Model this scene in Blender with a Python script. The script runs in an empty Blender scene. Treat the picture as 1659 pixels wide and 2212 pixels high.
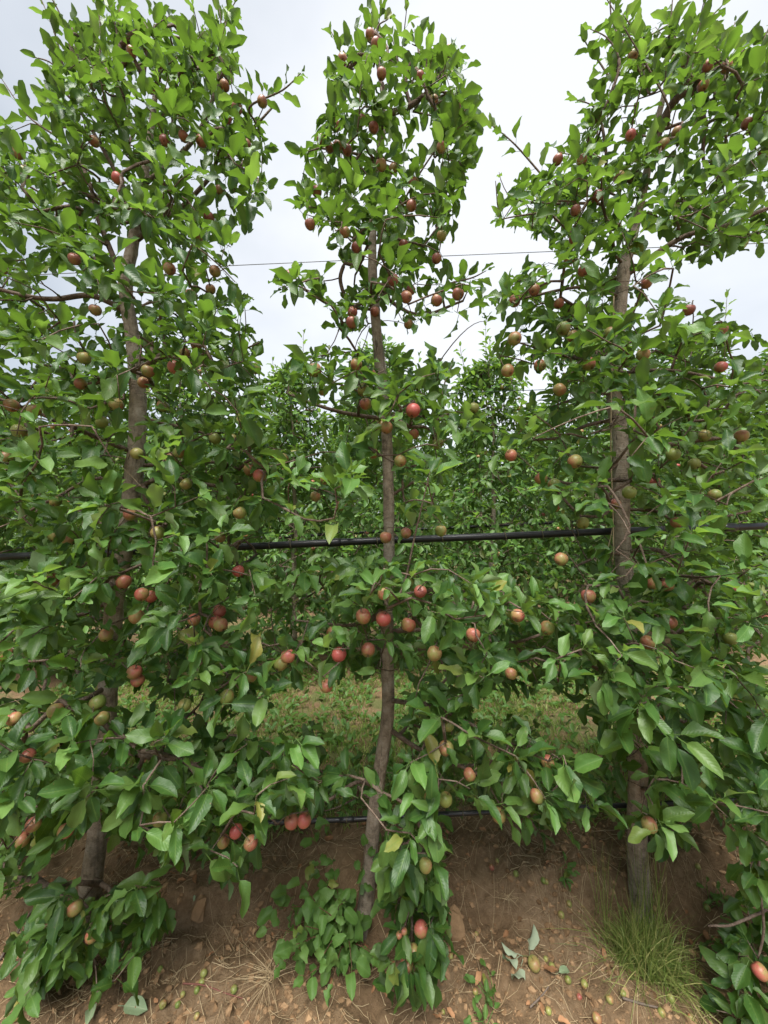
import bpy, math, random
import numpy as np
from mathutils import Matrix, Vector

SC = bpy.context.scene
COL = SC.collection
PI = math.pi
rng = np.random.default_rng(7)
random.seed(7)

# ---------------------------------------------------------------- camera, sky, sun, exposure
CAMZ = 1.65
F = 798.0                      # focal length in units of a 1659 x 2212 frame
cam_d = bpy.data.cameras.new('camera')
cam = bpy.data.objects.new('camera', cam_d); COL.objects.link(cam)
cam_d.sensor_fit = 'AUTO'; cam_d.sensor_width = 36.0
cam_d.lens = 36.0 * F / 2212.0
cam_d.clip_start = 0.05; cam_d.clip_end = 1500
cam.location = (0, 0, CAMZ); cam.rotation_euler = (PI / 2, 0, 0)
SC.camera = cam

SUN_EL, SUN_AZ = math.radians(67), math.radians(190)     # azimuth from +Y (ahead) towards +X
w = bpy.data.worlds.new('World'); SC.world = w; w.use_nodes = True
nt = w.node_tree; nt.nodes.clear()
def N(t, **kw):
    n = nt.nodes.new(t)
    for k, v in kw.items(): setattr(n, k, v)
    return n
out = N('ShaderNodeOutputWorld')
sky = N('ShaderNodeTexSky', sky_type='NISHITA', sun_disc=False, sun_elevation=SUN_EL, sun_rotation=SUN_AZ)
b1 = N('ShaderNodeBackground'); b1.inputs[1].default_value = 0.05
nt.links.new(sky.outputs[0], b1.inputs[0])
tc = N('ShaderNodeTexCoord')
mp = N('ShaderNodeMapping'); mp.inputs['Scale'].default_value = (1.0, 1.0, 1.7); mp.inputs['Location'].default_value = (0.35, 0.2, 0.1)
nt.links.new(tc.outputs['Generated'], mp.inputs[0])
nz = N('ShaderNodeTexNoise'); nz.inputs['Scale'].default_value = 1.5; nz.inputs['Detail'].default_value = 5; nz.inputs['Roughness'].default_value = 0.5
nt.links.new(mp.outputs[0], nz.inputs['Vector'])
# bright veil of thin cloud high ahead, greyer cloud away from it
dot = N('ShaderNodeVectorMath', operation='DOT_PRODUCT')
sd = Vector((math.sin(SUN_AZ) * math.cos(SUN_EL), math.cos(SUN_AZ) * math.cos(SUN_EL), math.sin(SUN_EL)))
THIN = Vector((0.34, 0.70, 0.63))        # thinnest cloud, high ahead
nt.links.new(tc.outputs['Generated'], dot.inputs[0]); dot.inputs[1].default_value = THIN
mr = N('ShaderNodeMapRange'); mr.inputs[1].default_value = 0.48; mr.inputs[2].default_value = 0.95; mr.inputs[3].default_value = 0.0; mr.inputs[4].default_value = 0.62
nt.links.new(dot.outputs['Value'], mr.inputs[0])
nm = N('ShaderNodeMapRange'); nm.inputs[1].default_value = 0.3; nm.inputs[2].default_value = 0.7; nm.inputs[3].default_value = 0.0; nm.inputs[4].default_value = 0.5
nt.links.new(nz.outputs['Fac'], nm.inputs[0])
ad = N('ShaderNodeMath', operation='ADD')
nt.links.new(mr.outputs[0], ad.inputs[0]); nt.links.new(nm.outputs[0], ad.inputs[1])
cr = N('ShaderNodeValToRGB')
cr.color_ramp.elements[0].position = 0.0; cr.color_ramp.elements[0].color = (0.33, 0.375, 0.415, 1)
cr.color_ramp.elements[1].position = 0.85; cr.color_ramp.elements[1].color = (0.97, 0.985, 1.0, 1)
e = cr.color_ramp.elements.new(0.4); e.color = (0.62, 0.66, 0.70, 1)
nt.links.new(ad.outputs[0], cr.inputs[0])
b2 = N('ShaderNodeBackground'); b2.inputs[1].default_value = 0.168
nt.links.new(cr.outputs[0], b2.inputs[0])
mx = N('ShaderNodeMixShader'); mx.inputs[0].default_value = 0.88
nt.links.new(b1.outputs[0], mx.inputs[1]); nt.links.new(b2.outputs[0], mx.inputs[2])
nt.links.new(mx.outputs[0], out.inputs[0])

sun_d = bpy.data.lights.new('sun', 'SUN'); sun_d.energy = 1.5; sun_d.angle = math.radians(36); sun_d.color = (1.0, 0.97, 0.92)
sun = bpy.data.objects.new('sun', sun_d); COL.objects.link(sun)
sun.rotation_euler = sd.to_track_quat('Z', 'Y').to_euler()

SC.view_settings.view_transform = 'Standard'; SC.view_settings.look = 'None'
SC.view_settings.exposure = 2.72; SC.view_settings.gamma = 1.0; SC.view_settings.use_curve_mapping = False
SC.render.engine = 'CYCLES'
SC.cycles.max_bounces = 8; SC.cycles.transmission_bounces = 4; SC.cycles.diffuse_bounces = 3; SC.cycles.glossy_bounces = 2
SC.cycles.use_denoising = True

# ---------------------------------------------------------------- helpers
def P(px, py, Y):
    return np.array([(px - 829.5) / F * Y, Y, CAMZ - (py - 1106.0) / F * Y])
def proj(p):
    p = np.asarray(p); return np.stack([829.5 + F * p[..., 0] / p[..., 1], 1106.0 - F * (p[..., 2] - CAMZ) / p[..., 1]], -1)
def unit(v):
    v = np.asarray(v, float); n = np.linalg.norm(v); return v / n if n > 1e-9 else np.array([0, 0, 1.0])
def unitn(v): return v / np.maximum(np.linalg.norm(v, axis=-1, keepdims=True), 1e-9)

def _hash(ix, iy, s):
    h = np.sin(ix * 127.1 + iy * 311.7 + s * 74.7) * 43758.5453
    return h - np.floor(h)
def vnoise(x, y, s=0):
    x = np.asarray(x, float); y = np.asarray(y, float)
    ix, iy = np.floor(x), np.floor(y); fx, fy = x - ix, y - iy
    fx = fx * fx * (3 - 2 * fx); fy = fy * fy * (3 - 2 * fy)
    a, b = _hash(ix, iy, s), _hash(ix + 1, iy, s); c, d = _hash(ix, iy + 1, s), _hash(ix + 1, iy + 1, s)
    return (a * (1 - fx) + b * fx) * (1 - fy) + (c * (1 - fx) + d * fx) * fy

ROW = [1.5 + 2.45 * k for k in range(7)]
def sstep(t): t = np.clip(t, 0, 1); return t * t * (3 - 2 * t)
def gz(x, y):
    x = np.asarray(x, float); y = np.asarray(y, float)
    z = 0.6 * np.tanh(x / 15.0)
    near = np.exp(-(np.maximum(np.hypot(x, y - 1.6) - 3.0, 0) / 1.5) ** 2)
    edge = 1.43 + 0.10 * vnoise(x * 2.3, x * 0 + 3, 5) + 0.05 * vnoise(x * 8, y * 0, 6)
    z = z + 0.115 * sstep((y - edge) / 0.07) * (0.65 + 0.6 * vnoise(x * 1.7, y * 0 + 1, 8)) * np.exp(-np.maximum(y - 1.9, 0) * 1.2)
    for tx in (-1.18, -0.07, 1.05):
        z = z - 0.055 * np.exp(-((x - tx) ** 2 + (y - 1.45) ** 2) / 0.02)
    for Yr in ROW[1:]:
        z = z + 0.06 * np.exp(-((y - Yr) / 0.45) ** 2)
    soil = near * (0.5 + 0.5 * np.exp(-np.maximum(y - 2.0, 0)))
    z = z + soil * (0.045 * (vnoise(x * 3.1, y * 3.1, 1) - .5) + 0.05 * (vnoise(x * 9, y * 9, 2) - .5)
                    + 0.036 * (np.abs(vnoise(x * 17, y * 17, 3) - .5) - .2) + 0.020 * (vnoise(x * 34, y * 34, 4) - .5) + 0.010 * (vnoise(x * 70, y * 70, 14) - .5))
    return z
def on_ground(px, py, lift=0.0):
    k = (py - 1106.0) / F; Y = CAMZ / k
    for _ in range(30):
        X = (px - 829.5) / F * Y; Y = 0.5 * Y + 0.5 * (CAMZ - float(gz(X, Y)) - lift) / k
    X = (px - 829.5) / F * Y
    return np.array([X, Y, float(gz(X, Y))])

def mesh_np(name, verts, quads, mats, mat_index=None, smooth=True, uv=None, attrs=None, tris=None):
    me = bpy.data.meshes.new(name)
    verts = np.asarray(verts, np.float32); me.vertices.add(len(verts)); me.vertices.foreach_set('co', verts.ravel())
    quads = np.asarray(quads, np.int32).reshape(-1, 4) if quads is not None else np.zeros((0, 4), np.int32)
    tris = np.asarray(tris, np.int32).reshape(-1, 3) if tris is not None else np.zeros((0, 3), np.int32)
    nl = quads.size + tris.size
    me.loops.add(nl); idx = np.concatenate([quads.ravel(), tris.ravel()]); me.loops.foreach_set('vertex_index', idx)
    npoly = len(quads) + len(tris); me.polygons.add(npoly)
    st = np.concatenate([np.arange(len(quads)) * 4, quads.size + np.arange(len(tris)) * 3]).astype(np.int32)
    me.polygons.foreach_set('loop_start', st)
    if mat_index is not None: me.polygons.foreach_set('material_index', np.asarray(mat_index, np.int32))
    me.polygons.foreach_set('use_smooth', np.full(npoly, smooth))
    if uv is not None:
        ul = me.uv_layers.new(name='UVMap'); ul.data.foreach_set('uv', np.asarray(uv, np.float32)[idx].ravel())
    for k, v in (attrs or {}).items():
        a = me.attributes.new(k, 'FLOAT', 'POINT'); a.data.foreach_set('value', np.asarray(v, np.float32))
    for m in (mats if isinstance(mats, (list, tuple)) else [mats]): me.materials.append(m)
    me.update(calc_edges=True); me.validate()
    return me

def link(name, data, parent=None, loc=None):
    o = bpy.data.objects.new(name, data); COL.objects.link(o)
    if parent is not None: o.parent = parent
    if loc is not None: o.location = loc
    return o
def tag(o, label=None, cat=None, group=None, kind=None):
    if label: o['label'] = label
    if cat: o['category'] = cat
    if group: o['group'] = group
    if kind: o['kind'] = kind
    return o

def tube(pts, rads, sides=6, ref=None, bump=None, cap=True):
    pts = np.asarray(pts, float); n = len(pts)
    t = np.gradient(pts, axis=0); t = unitn(t)
    u = np.cross(t[0], [0.31, 0.95, 0.12] if ref is None else ref); u = unit(u)
    V = np.zeros((n, sides, 3)); ang = np.arange(sides) * 2 * PI / sides
    for i in range(n):
        u = unit(u - t[i] * np.dot(u, t[i])); v = np.cross(t[i], u)
        r = rads[i] * (bump[i] if bump is not None else np.ones(sides))
        V[i] = pts[i] + (np.cos(ang) * r)[:, None] * u + (np.sin(ang) * r)[:, None] * v
    i = np.arange(n - 1)[:, None] * sides; j = np.arange(sides)[None]; j2 = (j + 1) % sides
    Q = np.stack([i + j, i + j2, i + sides + j2, i + sides + j], -1).reshape(-1, 4)
    V = V.reshape(-1, 3)
    T = []
    if cap:
        V = np.vstack([V, pts[-1] + t[-1] * rads[-1] * 0.6, pts[0] - t[0] * rads[0] * .3]); a = (n - 1) * sides
        T = [[a + k, a + (k + 1) % sides, n * sides] for k in range(sides)] + [[(k + 1) % sides, k, n * sides + 1] for k in range(sides)]
    return V, Q, np.asarray(T, int).reshape(-1, 3)
class MB:
    def __init__(s): s.V, s.Q, s.T, s.n = [], [], [], 0
    def add(s, V, Q, T=()):
        V = np.asarray(V, float).reshape(-1, 3)
        if len(Q): s.Q.append(np.asarray(Q) + s.n)
        if len(T): s.T.append(np.asarray(T) + s.n)
        s.V.append(V); s.n += len(V)
    def tube(s, *a, **k): s.add(*tube(*a, **k))
    def mesh(s, name, mat, off=(0, 0, 0), smooth=True, attrs=None):
        return mesh_np(name, np.vstack(s.V) - np.asarray(off), np.vstack(s.Q) if s.Q else None, mat, smooth=smooth, tris=np.vstack(s.T) if s.T else None, attrs=attrs)

# ---------------------------------------------------------------- materials
class Mat:
    def __init__(s, name):
        s.m = bpy.data.materials.new(name); s.m.use_nodes = True; s.t = s.m.node_tree; s.t.nodes.clear()
    def n(s, typ, ins=None, **kw):
        nd = s.t.nodes.new(typ)
        for k, v in kw.items(): setattr(nd, k, v)
        for k, v in (ins or {}).items():
            if isinstance(v, bpy.types.NodeSocket): s.t.links.new(v, nd.inputs[k])
            else: nd.inputs[k].default_value = v
        return nd
    def math(s, op, a, b=0.0, clamp=False):
        return s.n('ShaderNodeMath', {0: a, 1: b}, operation=op, use_clamp=clamp).outputs[0]
    def ramp(s, fac, *stops):
        r = s.n('ShaderNodeValToRGB', {0: fac}); el = r.color_ramp.elements
        while len(el) < len(stops): el.new(0.5)
        for e, (p, c) in zip(el, stops): e.position = p; e.color = (*c, 1) if len(c) == 3 else c
        return r.outputs[0]
    def mix(s, f, a, b):
        m = s.n('ShaderNodeMix', data_type='RGBA')
        for k, v in ((0, f), (6, a), (7, b)):
            if isinstance(v, bpy.types.NodeSocket): s.t.links.new(v, m.inputs[k])
            else: m.inputs[k].default_value = (*v, 1) if isinstance(v, tuple) and len(v) == 3 else v
        return m.outputs[2]
    def noise(s, vec, scale, detail=4, rough=0.55):
        return s.n('ShaderNodeTexNoise', {'Vector': vec, 'Scale': scale, 'Detail': detail, 'Roughness': rough}).outputs['Fac']
    def surf(s, sock): s.t.links.new(sock, s.n('ShaderNodeOutputMaterial').inputs[0])

def leaf_material(name, dark, mid, light, under, trans, tf=0.27, rough=0.46):
    M = Mat(name)
    oi = M.n('ShaderNodeObjectInfo'); at = M.n('ShaderNodeAttribute', attribute_name='tint')
    rnd = M.math('FRACT', M.math('ADD', oi.outputs['Random'], at.outputs['Fac']))
    uv = M.n('ShaderNodeTexCoord').outputs['UV']; sp = M.n('ShaderNodeSeparateXYZ', {0: uv})
    u = M.math('ABSOLUTE', M.math('SUBTRACT', sp.outputs[0], 0.5)); v = sp.outputs[1]
    obj = M.n('ShaderNodeTexCoord').outputs['Object']
    base = M.ramp(rnd, (0.0, dark), (0.5, mid), (0.93, light), (0.975, light), (1.0, (0.26, 0.22, 0.05)))
    blot = M.noise(M.n('ShaderNodeMapping', {0: uv, 'Scale': (3, 5, 1)}).outputs[0], 1.0, 3)
    base = M.mix(M.math('MULTIPLY', blot, 0.45), base, dark)
    spot = M.n('ShaderNodeTexNoise', {'Vector': M.n('ShaderNodeMapping', {0: uv, 'Scale': (5, 10, 1)}).outputs[0], 'Scale': 1.0, 'Detail': 2, 'W': M.math('MULTIPLY', rnd, 90.0)}, noise_dimensions='4D').outputs['Fac']
    base = M.mix(M.math('MULTIPLY', M.math('GREATER_THAN', spot, 0.71), 0.75), base, (0.16, 0.10, 0.045))
    base = M.mix(M.math('MULTIPLY', M.math('LESS_THAN', spot, 0.36), 0.35), base, light)
    mid_f = M.math('LESS_THAN', u, 0.03)
    lat = M.math('SINE', M.math('MULTIPLY', M.math('SUBTRACT', v, M.math('MULTIPLY', u, 0.55)), 62.0))
    latf = M.math('MULTIPLY', M.math('GREATER_THAN', lat, 0.9), 0.12)
    base = M.mix(M.math('MAXIMUM', M.math('MULTIPLY', mid_f, 0.55), latf), base, light)
    geo = M.n('ShaderNodeNewGeometry')
    col = M.mix(geo.outputs['Backfacing'], base, under)
    bmp = M.n('ShaderNodeBump', {'Strength': 0.35, 'Distance': 0.002, 'Height': M.math('ADD', M.math('MULTIPLY', lat, -0.14), M.math('MULTIPLY', blot, 1.6))})
    rg = M.math('ADD', M.math('MULTIPLY', geo.outputs['Backfacing'], 0.35), rough)
    bs = M.n('ShaderNodeBsdfPrincipled', {'Base Color': col, 'Roughness': rg, 'Normal': bmp.outputs[0], 'Specular IOR Level': 0.36})
    tr = M.n('ShaderNodeBsdfTranslucent', {'Color': M.mix(rnd, (*trans, 1), tuple(c * 0.7 for c in trans) + (1,))})
    ms = M.n('ShaderNodeMixShader', {0: tf, 1: bs.outputs[0], 2: tr.outputs[0]})
    M.surf(ms.outputs[0]); return M.m
LEAF = leaf_material('apple_leaf', (0.020, 0.058, 0.012), (0.043, 0.104, 0.020), (0.100, 0.170, 0.036), (0.085, 0.135, 0.055), (0.21, 0.40, 0.035))
YOUNG_BRIGHT = leaf_material('young_and_brightened_leaf', (0.06, 0.14, 0.028), (0.09, 0.185, 0.04), (0.14, 0.24, 0.065), (0.17, 0.24, 0.11), (0.30, 0.52, 0.06), 0.32)  # young leaves; also paints brighter light into the foliage of the rows behind
SUCK = leaf_material('sucker_leaf', (0.065, 0.145, 0.03), (0.095, 0.19, 0.04), (0.13, 0.225, 0.055), (0.13, 0.20, 0.09), (0.24, 0.46, 0.05), 0.33, 0.55)
DRYGREEN = leaf_material('wilted_leaf', (0.20, 0.27, 0.15), (0.26, 0.33, 0.19), (0.34, 0.40, 0.25), (0.36, 0.42, 0.29), (0.3, 0.4, 0.15), 0.15, 0.7)

def bark_material(name, c0, c1, c2, scale=1.0):
    M = Mat(name); g = M.n('ShaderNodeNewGeometry').outputs['Position']
    n1 = M.noise(g, 22 * scale, 9, 0.75)
    st = M.noise(M.n('ShaderNodeMapping', {0: g, 'Scale': (60 * scale, 60 * scale, 9 * scale)}).outputs[0], 1.0, 4)
    ln = M.noise(M.n('ShaderNodeMapping', {0: g, 'Scale': (40 * scale, 40 * scale, 260 * scale)}).outputs[0], 1.0, 2)
    col = M.ramp(n1, (0.34, c0), (0.50, c1), (0.68, c2))
    col = M.mix(M.math('MULTIPLY', M.math('GREATER_THAN', ln, 0.66), 0.55), col, c0)
    crack = M.noise(M.n('ShaderNodeMapping', {0: g, 'Scale': (75 * scale, 75 * scale, 5 * scale)}).outputs[0], 1.0, 6, 0.7)
    col = M.mix(M.math('MULTIPLY', M.math('LESS_THAN', crack, 0.37), 0.7), col, tuple(c * 0.45 for c in c0))
    h = M.math('ADD', M.math('MULTIPLY', st, 1.2), M.math('ADD', n1, M.math('MULTIPLY', ln, 0.4)))
    b = M.n('ShaderNodeBump', {'Strength': 0.9, 'Distance': 0.009, 'Height': h})
    M.surf(M.n('ShaderNodeBsdfPrincipled', {'Base Color': col, 'Roughness': 0.85, 'Normal': b.outputs[0], 'Specular IOR Level': 0.25}).outputs[0]); return M.m
TRUNK = bark_material('trunk_bark', (0.12, 0.094, 0.072), (0.30, 0.245, 0.19), (0.44, 0.385, 0.32))
BARK = bark_material('branch_bark', (0.07, 0.048, 0.035), (0.15, 0.108, 0.08), (0.23, 0.18, 0.14), 1.6)
SHOOT = bark_material('shoot_bark', (0.10, 0.05, 0.03), (0.17, 0.085, 0.05), (0.24, 0.14, 0.09), 2.5)

def apple_material():
    M = Mat('apple_skin')
    oi = M.n('ShaderNodeObjectInfo'); obj = M.n('ShaderNodeTexCoord').outputs['Object']; sp = M.n('ShaderNodeSeparateXYZ', {0: obj})
    ang = M.math('ARCTAN2', sp.outputs[1], sp.outputs[0])
    off = M.math('MULTIPLY', oi.outputs['Random'], 40.0)
    vec = M.n('ShaderNodeCombineXYZ', {0: M.math('MULTIPLY', ang, 3.0), 1: M.math('MULTIPLY', sp.outputs[2], 1.2), 2: off}).outputs[0]
    streak = M.noise(vec, 2.2, 4, 0.7)
    blot = M.n('ShaderNodeTexNoise', {'Vector': obj, 'Scale': 1.3, 'Detail': 3, 'W': off}, noise_dimensions='4D').outputs['Fac']
    cs = M.n('ShaderNodeSeparateColor', {0: oi.outputs['Color']})
    side = M.math('ADD', M.math('MULTIPLY', sp.outputs[0], 0.26), M.math('MULTIPLY', sp.outputs[2], 0.12))
    f = M.math('ADD', M.math('ADD', side, M.math('MULTIPLY', M.math('SUBTRACT', blot, 0.5), 1.1)), M.math('MULTIPLY', M.math('SUBTRACT', streak, 0.5), 0.9))
    f = M.math('ADD', f, cs.outputs[0], True)
    green = M.mix(oi.outputs['Random'], (0.15, 0.20, 0.045), (0.25, 0.26, 0.075))
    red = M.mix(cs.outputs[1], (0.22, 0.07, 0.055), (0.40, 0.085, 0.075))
    col = M.mix(M.math('MULTIPLY', f, 1.6, True), green, (0.34, 0.17, 0.085))
    col = M.mix(M.math('SUBTRACT', M.math('MULTIPLY', f, 1.7), 0.6, True), col, red)
    dots = M.n('ShaderNodeTexVoronoi', {'Vector': obj, 'Scale': 7.0}).outputs['Distance']
    col = M.mix(M.math('MULTIPLY', M.math('LESS_THAN', dots, 0.13), 0.5), col, (0.48, 0.38, 0.22))
    b = M.n('ShaderNodeBump', {'Strength': 0.12, 'Distance': 0.002, 'Height': streak})
    M.surf(M.n('ShaderNodeBsdfPrincipled', {'Base Color': col, 'Roughness': 0.42, 'Normal': b.outputs[0], 'Specular IOR Level': 0.4, 'Subsurface Weight': 0.08, 'Subsurface Radius': (0.01, 0.006, 0.003), 'Subsurface Scale': 0.3}).outputs[0])
    return M.m
SKIN = apple_material()
def plain(name, c0, c1, scale=20, rough=0.8, spec=0.3, bump=0.4, dist=0.004, coords='pos'):
    M = Mat(name); g = M.n('ShaderNodeNewGeometry').outputs['Position']
    n = M.noise(g, scale, 5, 0.6)
    b = M.n('ShaderNodeBump', {'Strength': bump, 'Distance': dist, 'Height': n})
    oi = M.n('ShaderNodeAttribute', attribute_name='tint')
    f = M.math('ADD', M.math('MULTIPLY', n, 0.6), M.math('MULTIPLY', oi.outputs['Fac'], 0.5), True)
    M.surf(M.n('ShaderNodeBsdfPrincipled', {'Base Color': M.ramp(f, (0.2, c0), (0.8, c1)), 'Roughness': rough, 'Specular IOR Level': spec, 'Normal': b.outputs[0]}).outputs[0]); return M.m
STALK = plain('apple_stalk', (0.12, 0.12, 0.04), (0.20, 0.17, 0.07), 90)
SEPAL = plain('dry_sepals', (0.10, 0.07, 0.04), (0.22, 0.17, 0.10), 90)
PIPE = plain('black_polyethylene', (0.010, 0.010, 0.012), (0.028, 0.028, 0.032), 25, 0.36, 0.5, 0.15, 0.002)
TIE = plain('tie_wire', (0.10, 0.09, 0.06), (0.24, 0.2, 0.12), 60, 0.6)
WIRE = plain('galvanised_wire', (0.16, 0.17, 0.18), (0.30, 0.31, 0.32), 60, 0.45, 0.5)
GREENWIRE = plain('dark_green_wire', (0.02, 0.05, 0.035), (0.05, 0.09, 0.06), 60, 0.5, 0.5)
TWINE = plain('sisal_twine', (0.30, 0.24, 0.15), (0.48, 0.40, 0.27), 200, 0.9, 0.2)
STRAW = plain('dry_straw', (0.30, 0.21, 0.11), (0.52, 0.40, 0.24), 40, 0.8)
LITTER = plain('dead_leaf', (0.16, 0.075, 0.03), (0.38, 0.20, 0.10), 30, 0.8)
CLOD = plain('dry_soil_clod', (0.15, 0.088, 0.044), (0.33, 0.21, 0.115), 30, 0.95, 0.15, 0.9, 0.01)
STICK = plain('grey_stick', (0.12, 0.09, 0.07), (0.26, 0.21, 0.17), 60, 0.9)
REDTWIG = plain('red_twig', (0.16, 0.06, 0.045), (0.27, 0.12, 0.085), 60, 0.7)

def grass_material(name, a, b, c, tr):
    M = Mat(name); at = M.n('ShaderNodeAttribute', attribute_name='tint')
    col = M.ramp(at.outputs['Fac'], (0, a), (0.55, b), (1, c))
    bs = M.n('ShaderNodeBsdfPrincipled', {'Base Color': col, 'Roughness': 0.5, 'Specular IOR Level': 0.35})
    t = M.n('ShaderNodeBsdfTranslucent', {'Color': (*tr, 1)})
    M.surf(M.n('ShaderNodeMixShader', {0: 0.3, 1: bs.outputs[0], 2: t.outputs[0]}).outputs[0]); return M.m
GRASS = grass_material('alley_grass', (0.11, 0.19, 0.035), (0.21, 0.32, 0.065), (0.40, 0.44, 0.16), (0.40, 0.55, 0.08))
TUFT = grass_material('tuft_grass', (0.09, 0.15, 0.03), (0.19, 0.25, 0.06), (0.42, 0.39, 0.15), (0.28, 0.38, 0.06))

def soil_material():
    M = Mat('orchard_soil'); g = M.n('ShaderNodeNewGeometry').outputs['Position']; sp = M.n('ShaderNodeSeparateXYZ', {0: g})
    big = M.noise(g, 2.2, 5, 0.6); fine = M.noise(g, 38, 8, 0.72); grit = M.noise(g, 160, 4, 0.7)
    col = M.ramp(M.math('ADD', M.math('MULTIPLY', big, 0.5), M.math('MULTIPLY', fine, 0.5)), (0.30, (0.095, 0.060, 0.033)), (0.50, (0.215, 0.140, 0.078)), (0.68, (0.36, 0.255, 0.155)))
    col = M.mix(M.math('MULTIPLY', M.math('GREATER_THAN', grit, 0.66), 0.5), col, (0.40, 0.31, 0.21))
    # grassy strips in the alleys, as patchy thatch
    yy = M.math('FRACT', M.math('DIVIDE', M.math('SUBTRACT', sp.outputs[1], 1.5), 2.45))
    band = M.math('MULTIPLY', M.math('GREATER_THAN', yy, 0.16), M.math('LESS_THAN', yy, 0.84))
    beyond = M.math('GREATER_THAN', sp.outputs[1], 1.5)
    pat = M.math('MULTIPLY', M.math('MULTIPLY', band, beyond), M.n('ShaderNodeMapRange', {0: M.noise(g, 5, 5), 1: 0.42, 2: 0.6, 3: 0.0, 4: 0.8}).outputs[0])
    col = M.mix(pat, col, M.mix(fine, (0.07, 0.11, 0.03), (0.17, 0.18, 0.07)))
    h = M.math('ADD', M.math('MULTIPLY', fine, 1.0), M.math('MULTIPLY', grit, 0.45))
    b = M.n('ShaderNodeBump', {'Strength': 1.0, 'Distance': 0.018, 'Height': h})
    M.surf(M.n('ShaderNodeBsdfPrincipled', {'Base Color': col, 'Roughness': 0.95, 'Specular IOR Level': 0.15, 'Normal': b.outputs[0]}).outputs[0]); return M.m
SOIL = soil_material()

# ---------------------------------------------------------------- ground
def axis(lo, hi, step, far):
    core = np.arange(lo, hi, step); g = [core[-1]]; s = step
    while g[-1] < far: s *= 1.35; g.append(g[-1] + s)
    h = [core[0]]; s = step
    while h[-1] > -far: s *= 1.35; h.append(h[-1] - s)
    return np.concatenate([np.array(h[1:])[::-1], core, np.array(g[1:])])
xs = axis(-2.1, 2.2, 0.0095, 400); ys = axis(0.95, 2.6, 0.0095, 400)
XX, YY = np.meshgrid(xs, ys); ZZ = gz(XX, YY)
nx, ny = len(xs), len(ys)
a = (np.arange(ny - 1)[:, None] * nx + np.arange(nx - 1)[None]).ravel()
gm = mesh_np('ground', np.stack([XX, YY, ZZ], -1).reshape(-1, 3), np.stack([a, a + 1, a + nx + 1, a + nx], -1), SOIL)
tag(link('ground', gm), kind='structure')

# ---------------------------------------------------------------- leaf templates
def leaf_template(seed, ratio=0.445, st=8, cross=5, round_=False):
    r = np.random.default_rng(seed)
    ts = np.array([0.0, 0.09, 0.24, 0.42, 0.60, 0.77, 0.91, 1.0]) if st == 8 else np.array([0, 0.15, 0.45, 0.78, 1.0])
    cs = np.linspace(-1, 1, cross)
    wd = np.sin(PI * np.clip(ts, 0, 1) ** (0.94 if not round_ else 0.9)) ** (0.56 if not round_ else 0.55)
    wd[0] = 0.03; wd[-1] = 0.015
    wd = wd * ratio * 0.5 * r.uniform(0.9, 1.12)
    fold = r.uniform(0.25, 0.85); arch = r.uniform(0.0, 0.5); amp = r.uniform(0.10, 0.34); ph = r.uniform(0, 6.28); fr = r.uniform(8, 14)
    bend = r.uniform(-0.10, 0.10); twist = r.uniform(-0.6, 0.6)
    V, UV = [], []
    for k, t in enumerate(ts):
        for c in cs:
            jit = 1 + (r.uniform(-0.15, 0.12) if abs(c) == 1 else 0)
            x = c * wd[k] * jit; z = fold * abs(x) + amp * abs(c) ** 2 * wd[k] * math.sin(fr * t + ph + (1.7 if c < 0 else 0)) * 2
            y = t + (0.02 * r.uniform(-1, 1) if abs(c) == 1 else 0)
            tw = twist * t; x, z = x * math.cos(tw) - z * math.sin(tw), x * math.sin(tw) + z * math.cos(tw)
            V.append((x + bend * t * t, y * (1 - 0.12 * arch * t), z - arch * t * t)); UV.append((0.5 + 0.5 * c, t))
    n = len(ts); Q = []
    for i in range(n - 1):
        for j in range(cross - 1):
            b = i * cross + j; Q.append((b, b + 1, b + cross + 1, b + cross))
    b = len(V); pl = r.uniform(0.22, 0.36); pw = 0.011      # petiole: a narrow folded strip
    V += [(-pw, 0.02, 0), (pw, 0.02, 0), (pw, -pl, 0.0), (-pw, -pl, 0.0), (0, 0.02, -0.02), (0, -pl, -0.02)]
    UV += [(0.5, 0.0)] * 6
    Q += [(b + 3, b + 2, b + 1, b), (b, b + 4, b + 5, b + 3)]
    V = np.array(V); V[:, 1] += pl
    return V, np.array(Q), np.array(UV)
NVAR = 12
HI = [leaf_template(100 + i) for i in range(NVAR)]
LO = [leaf_template(200 + i, st=4, cross=3) for i in range(NVAR)]
RND = [leaf_template(300 + i, ratio=0.66, round_=True) for i in range(NVAR)]
def leaf_meshes(T, mat, name='leaf'): return [mesh_np(name, v, q, mat, uv=uv) for v, q, uv in T]
ME_LEAF, ME_YOUNG, ME_LOW = leaf_meshes(HI, LEAF), leaf_meshes(HI, YOUNG_BRIGHT), leaf_meshes(LO, LEAF)

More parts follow.
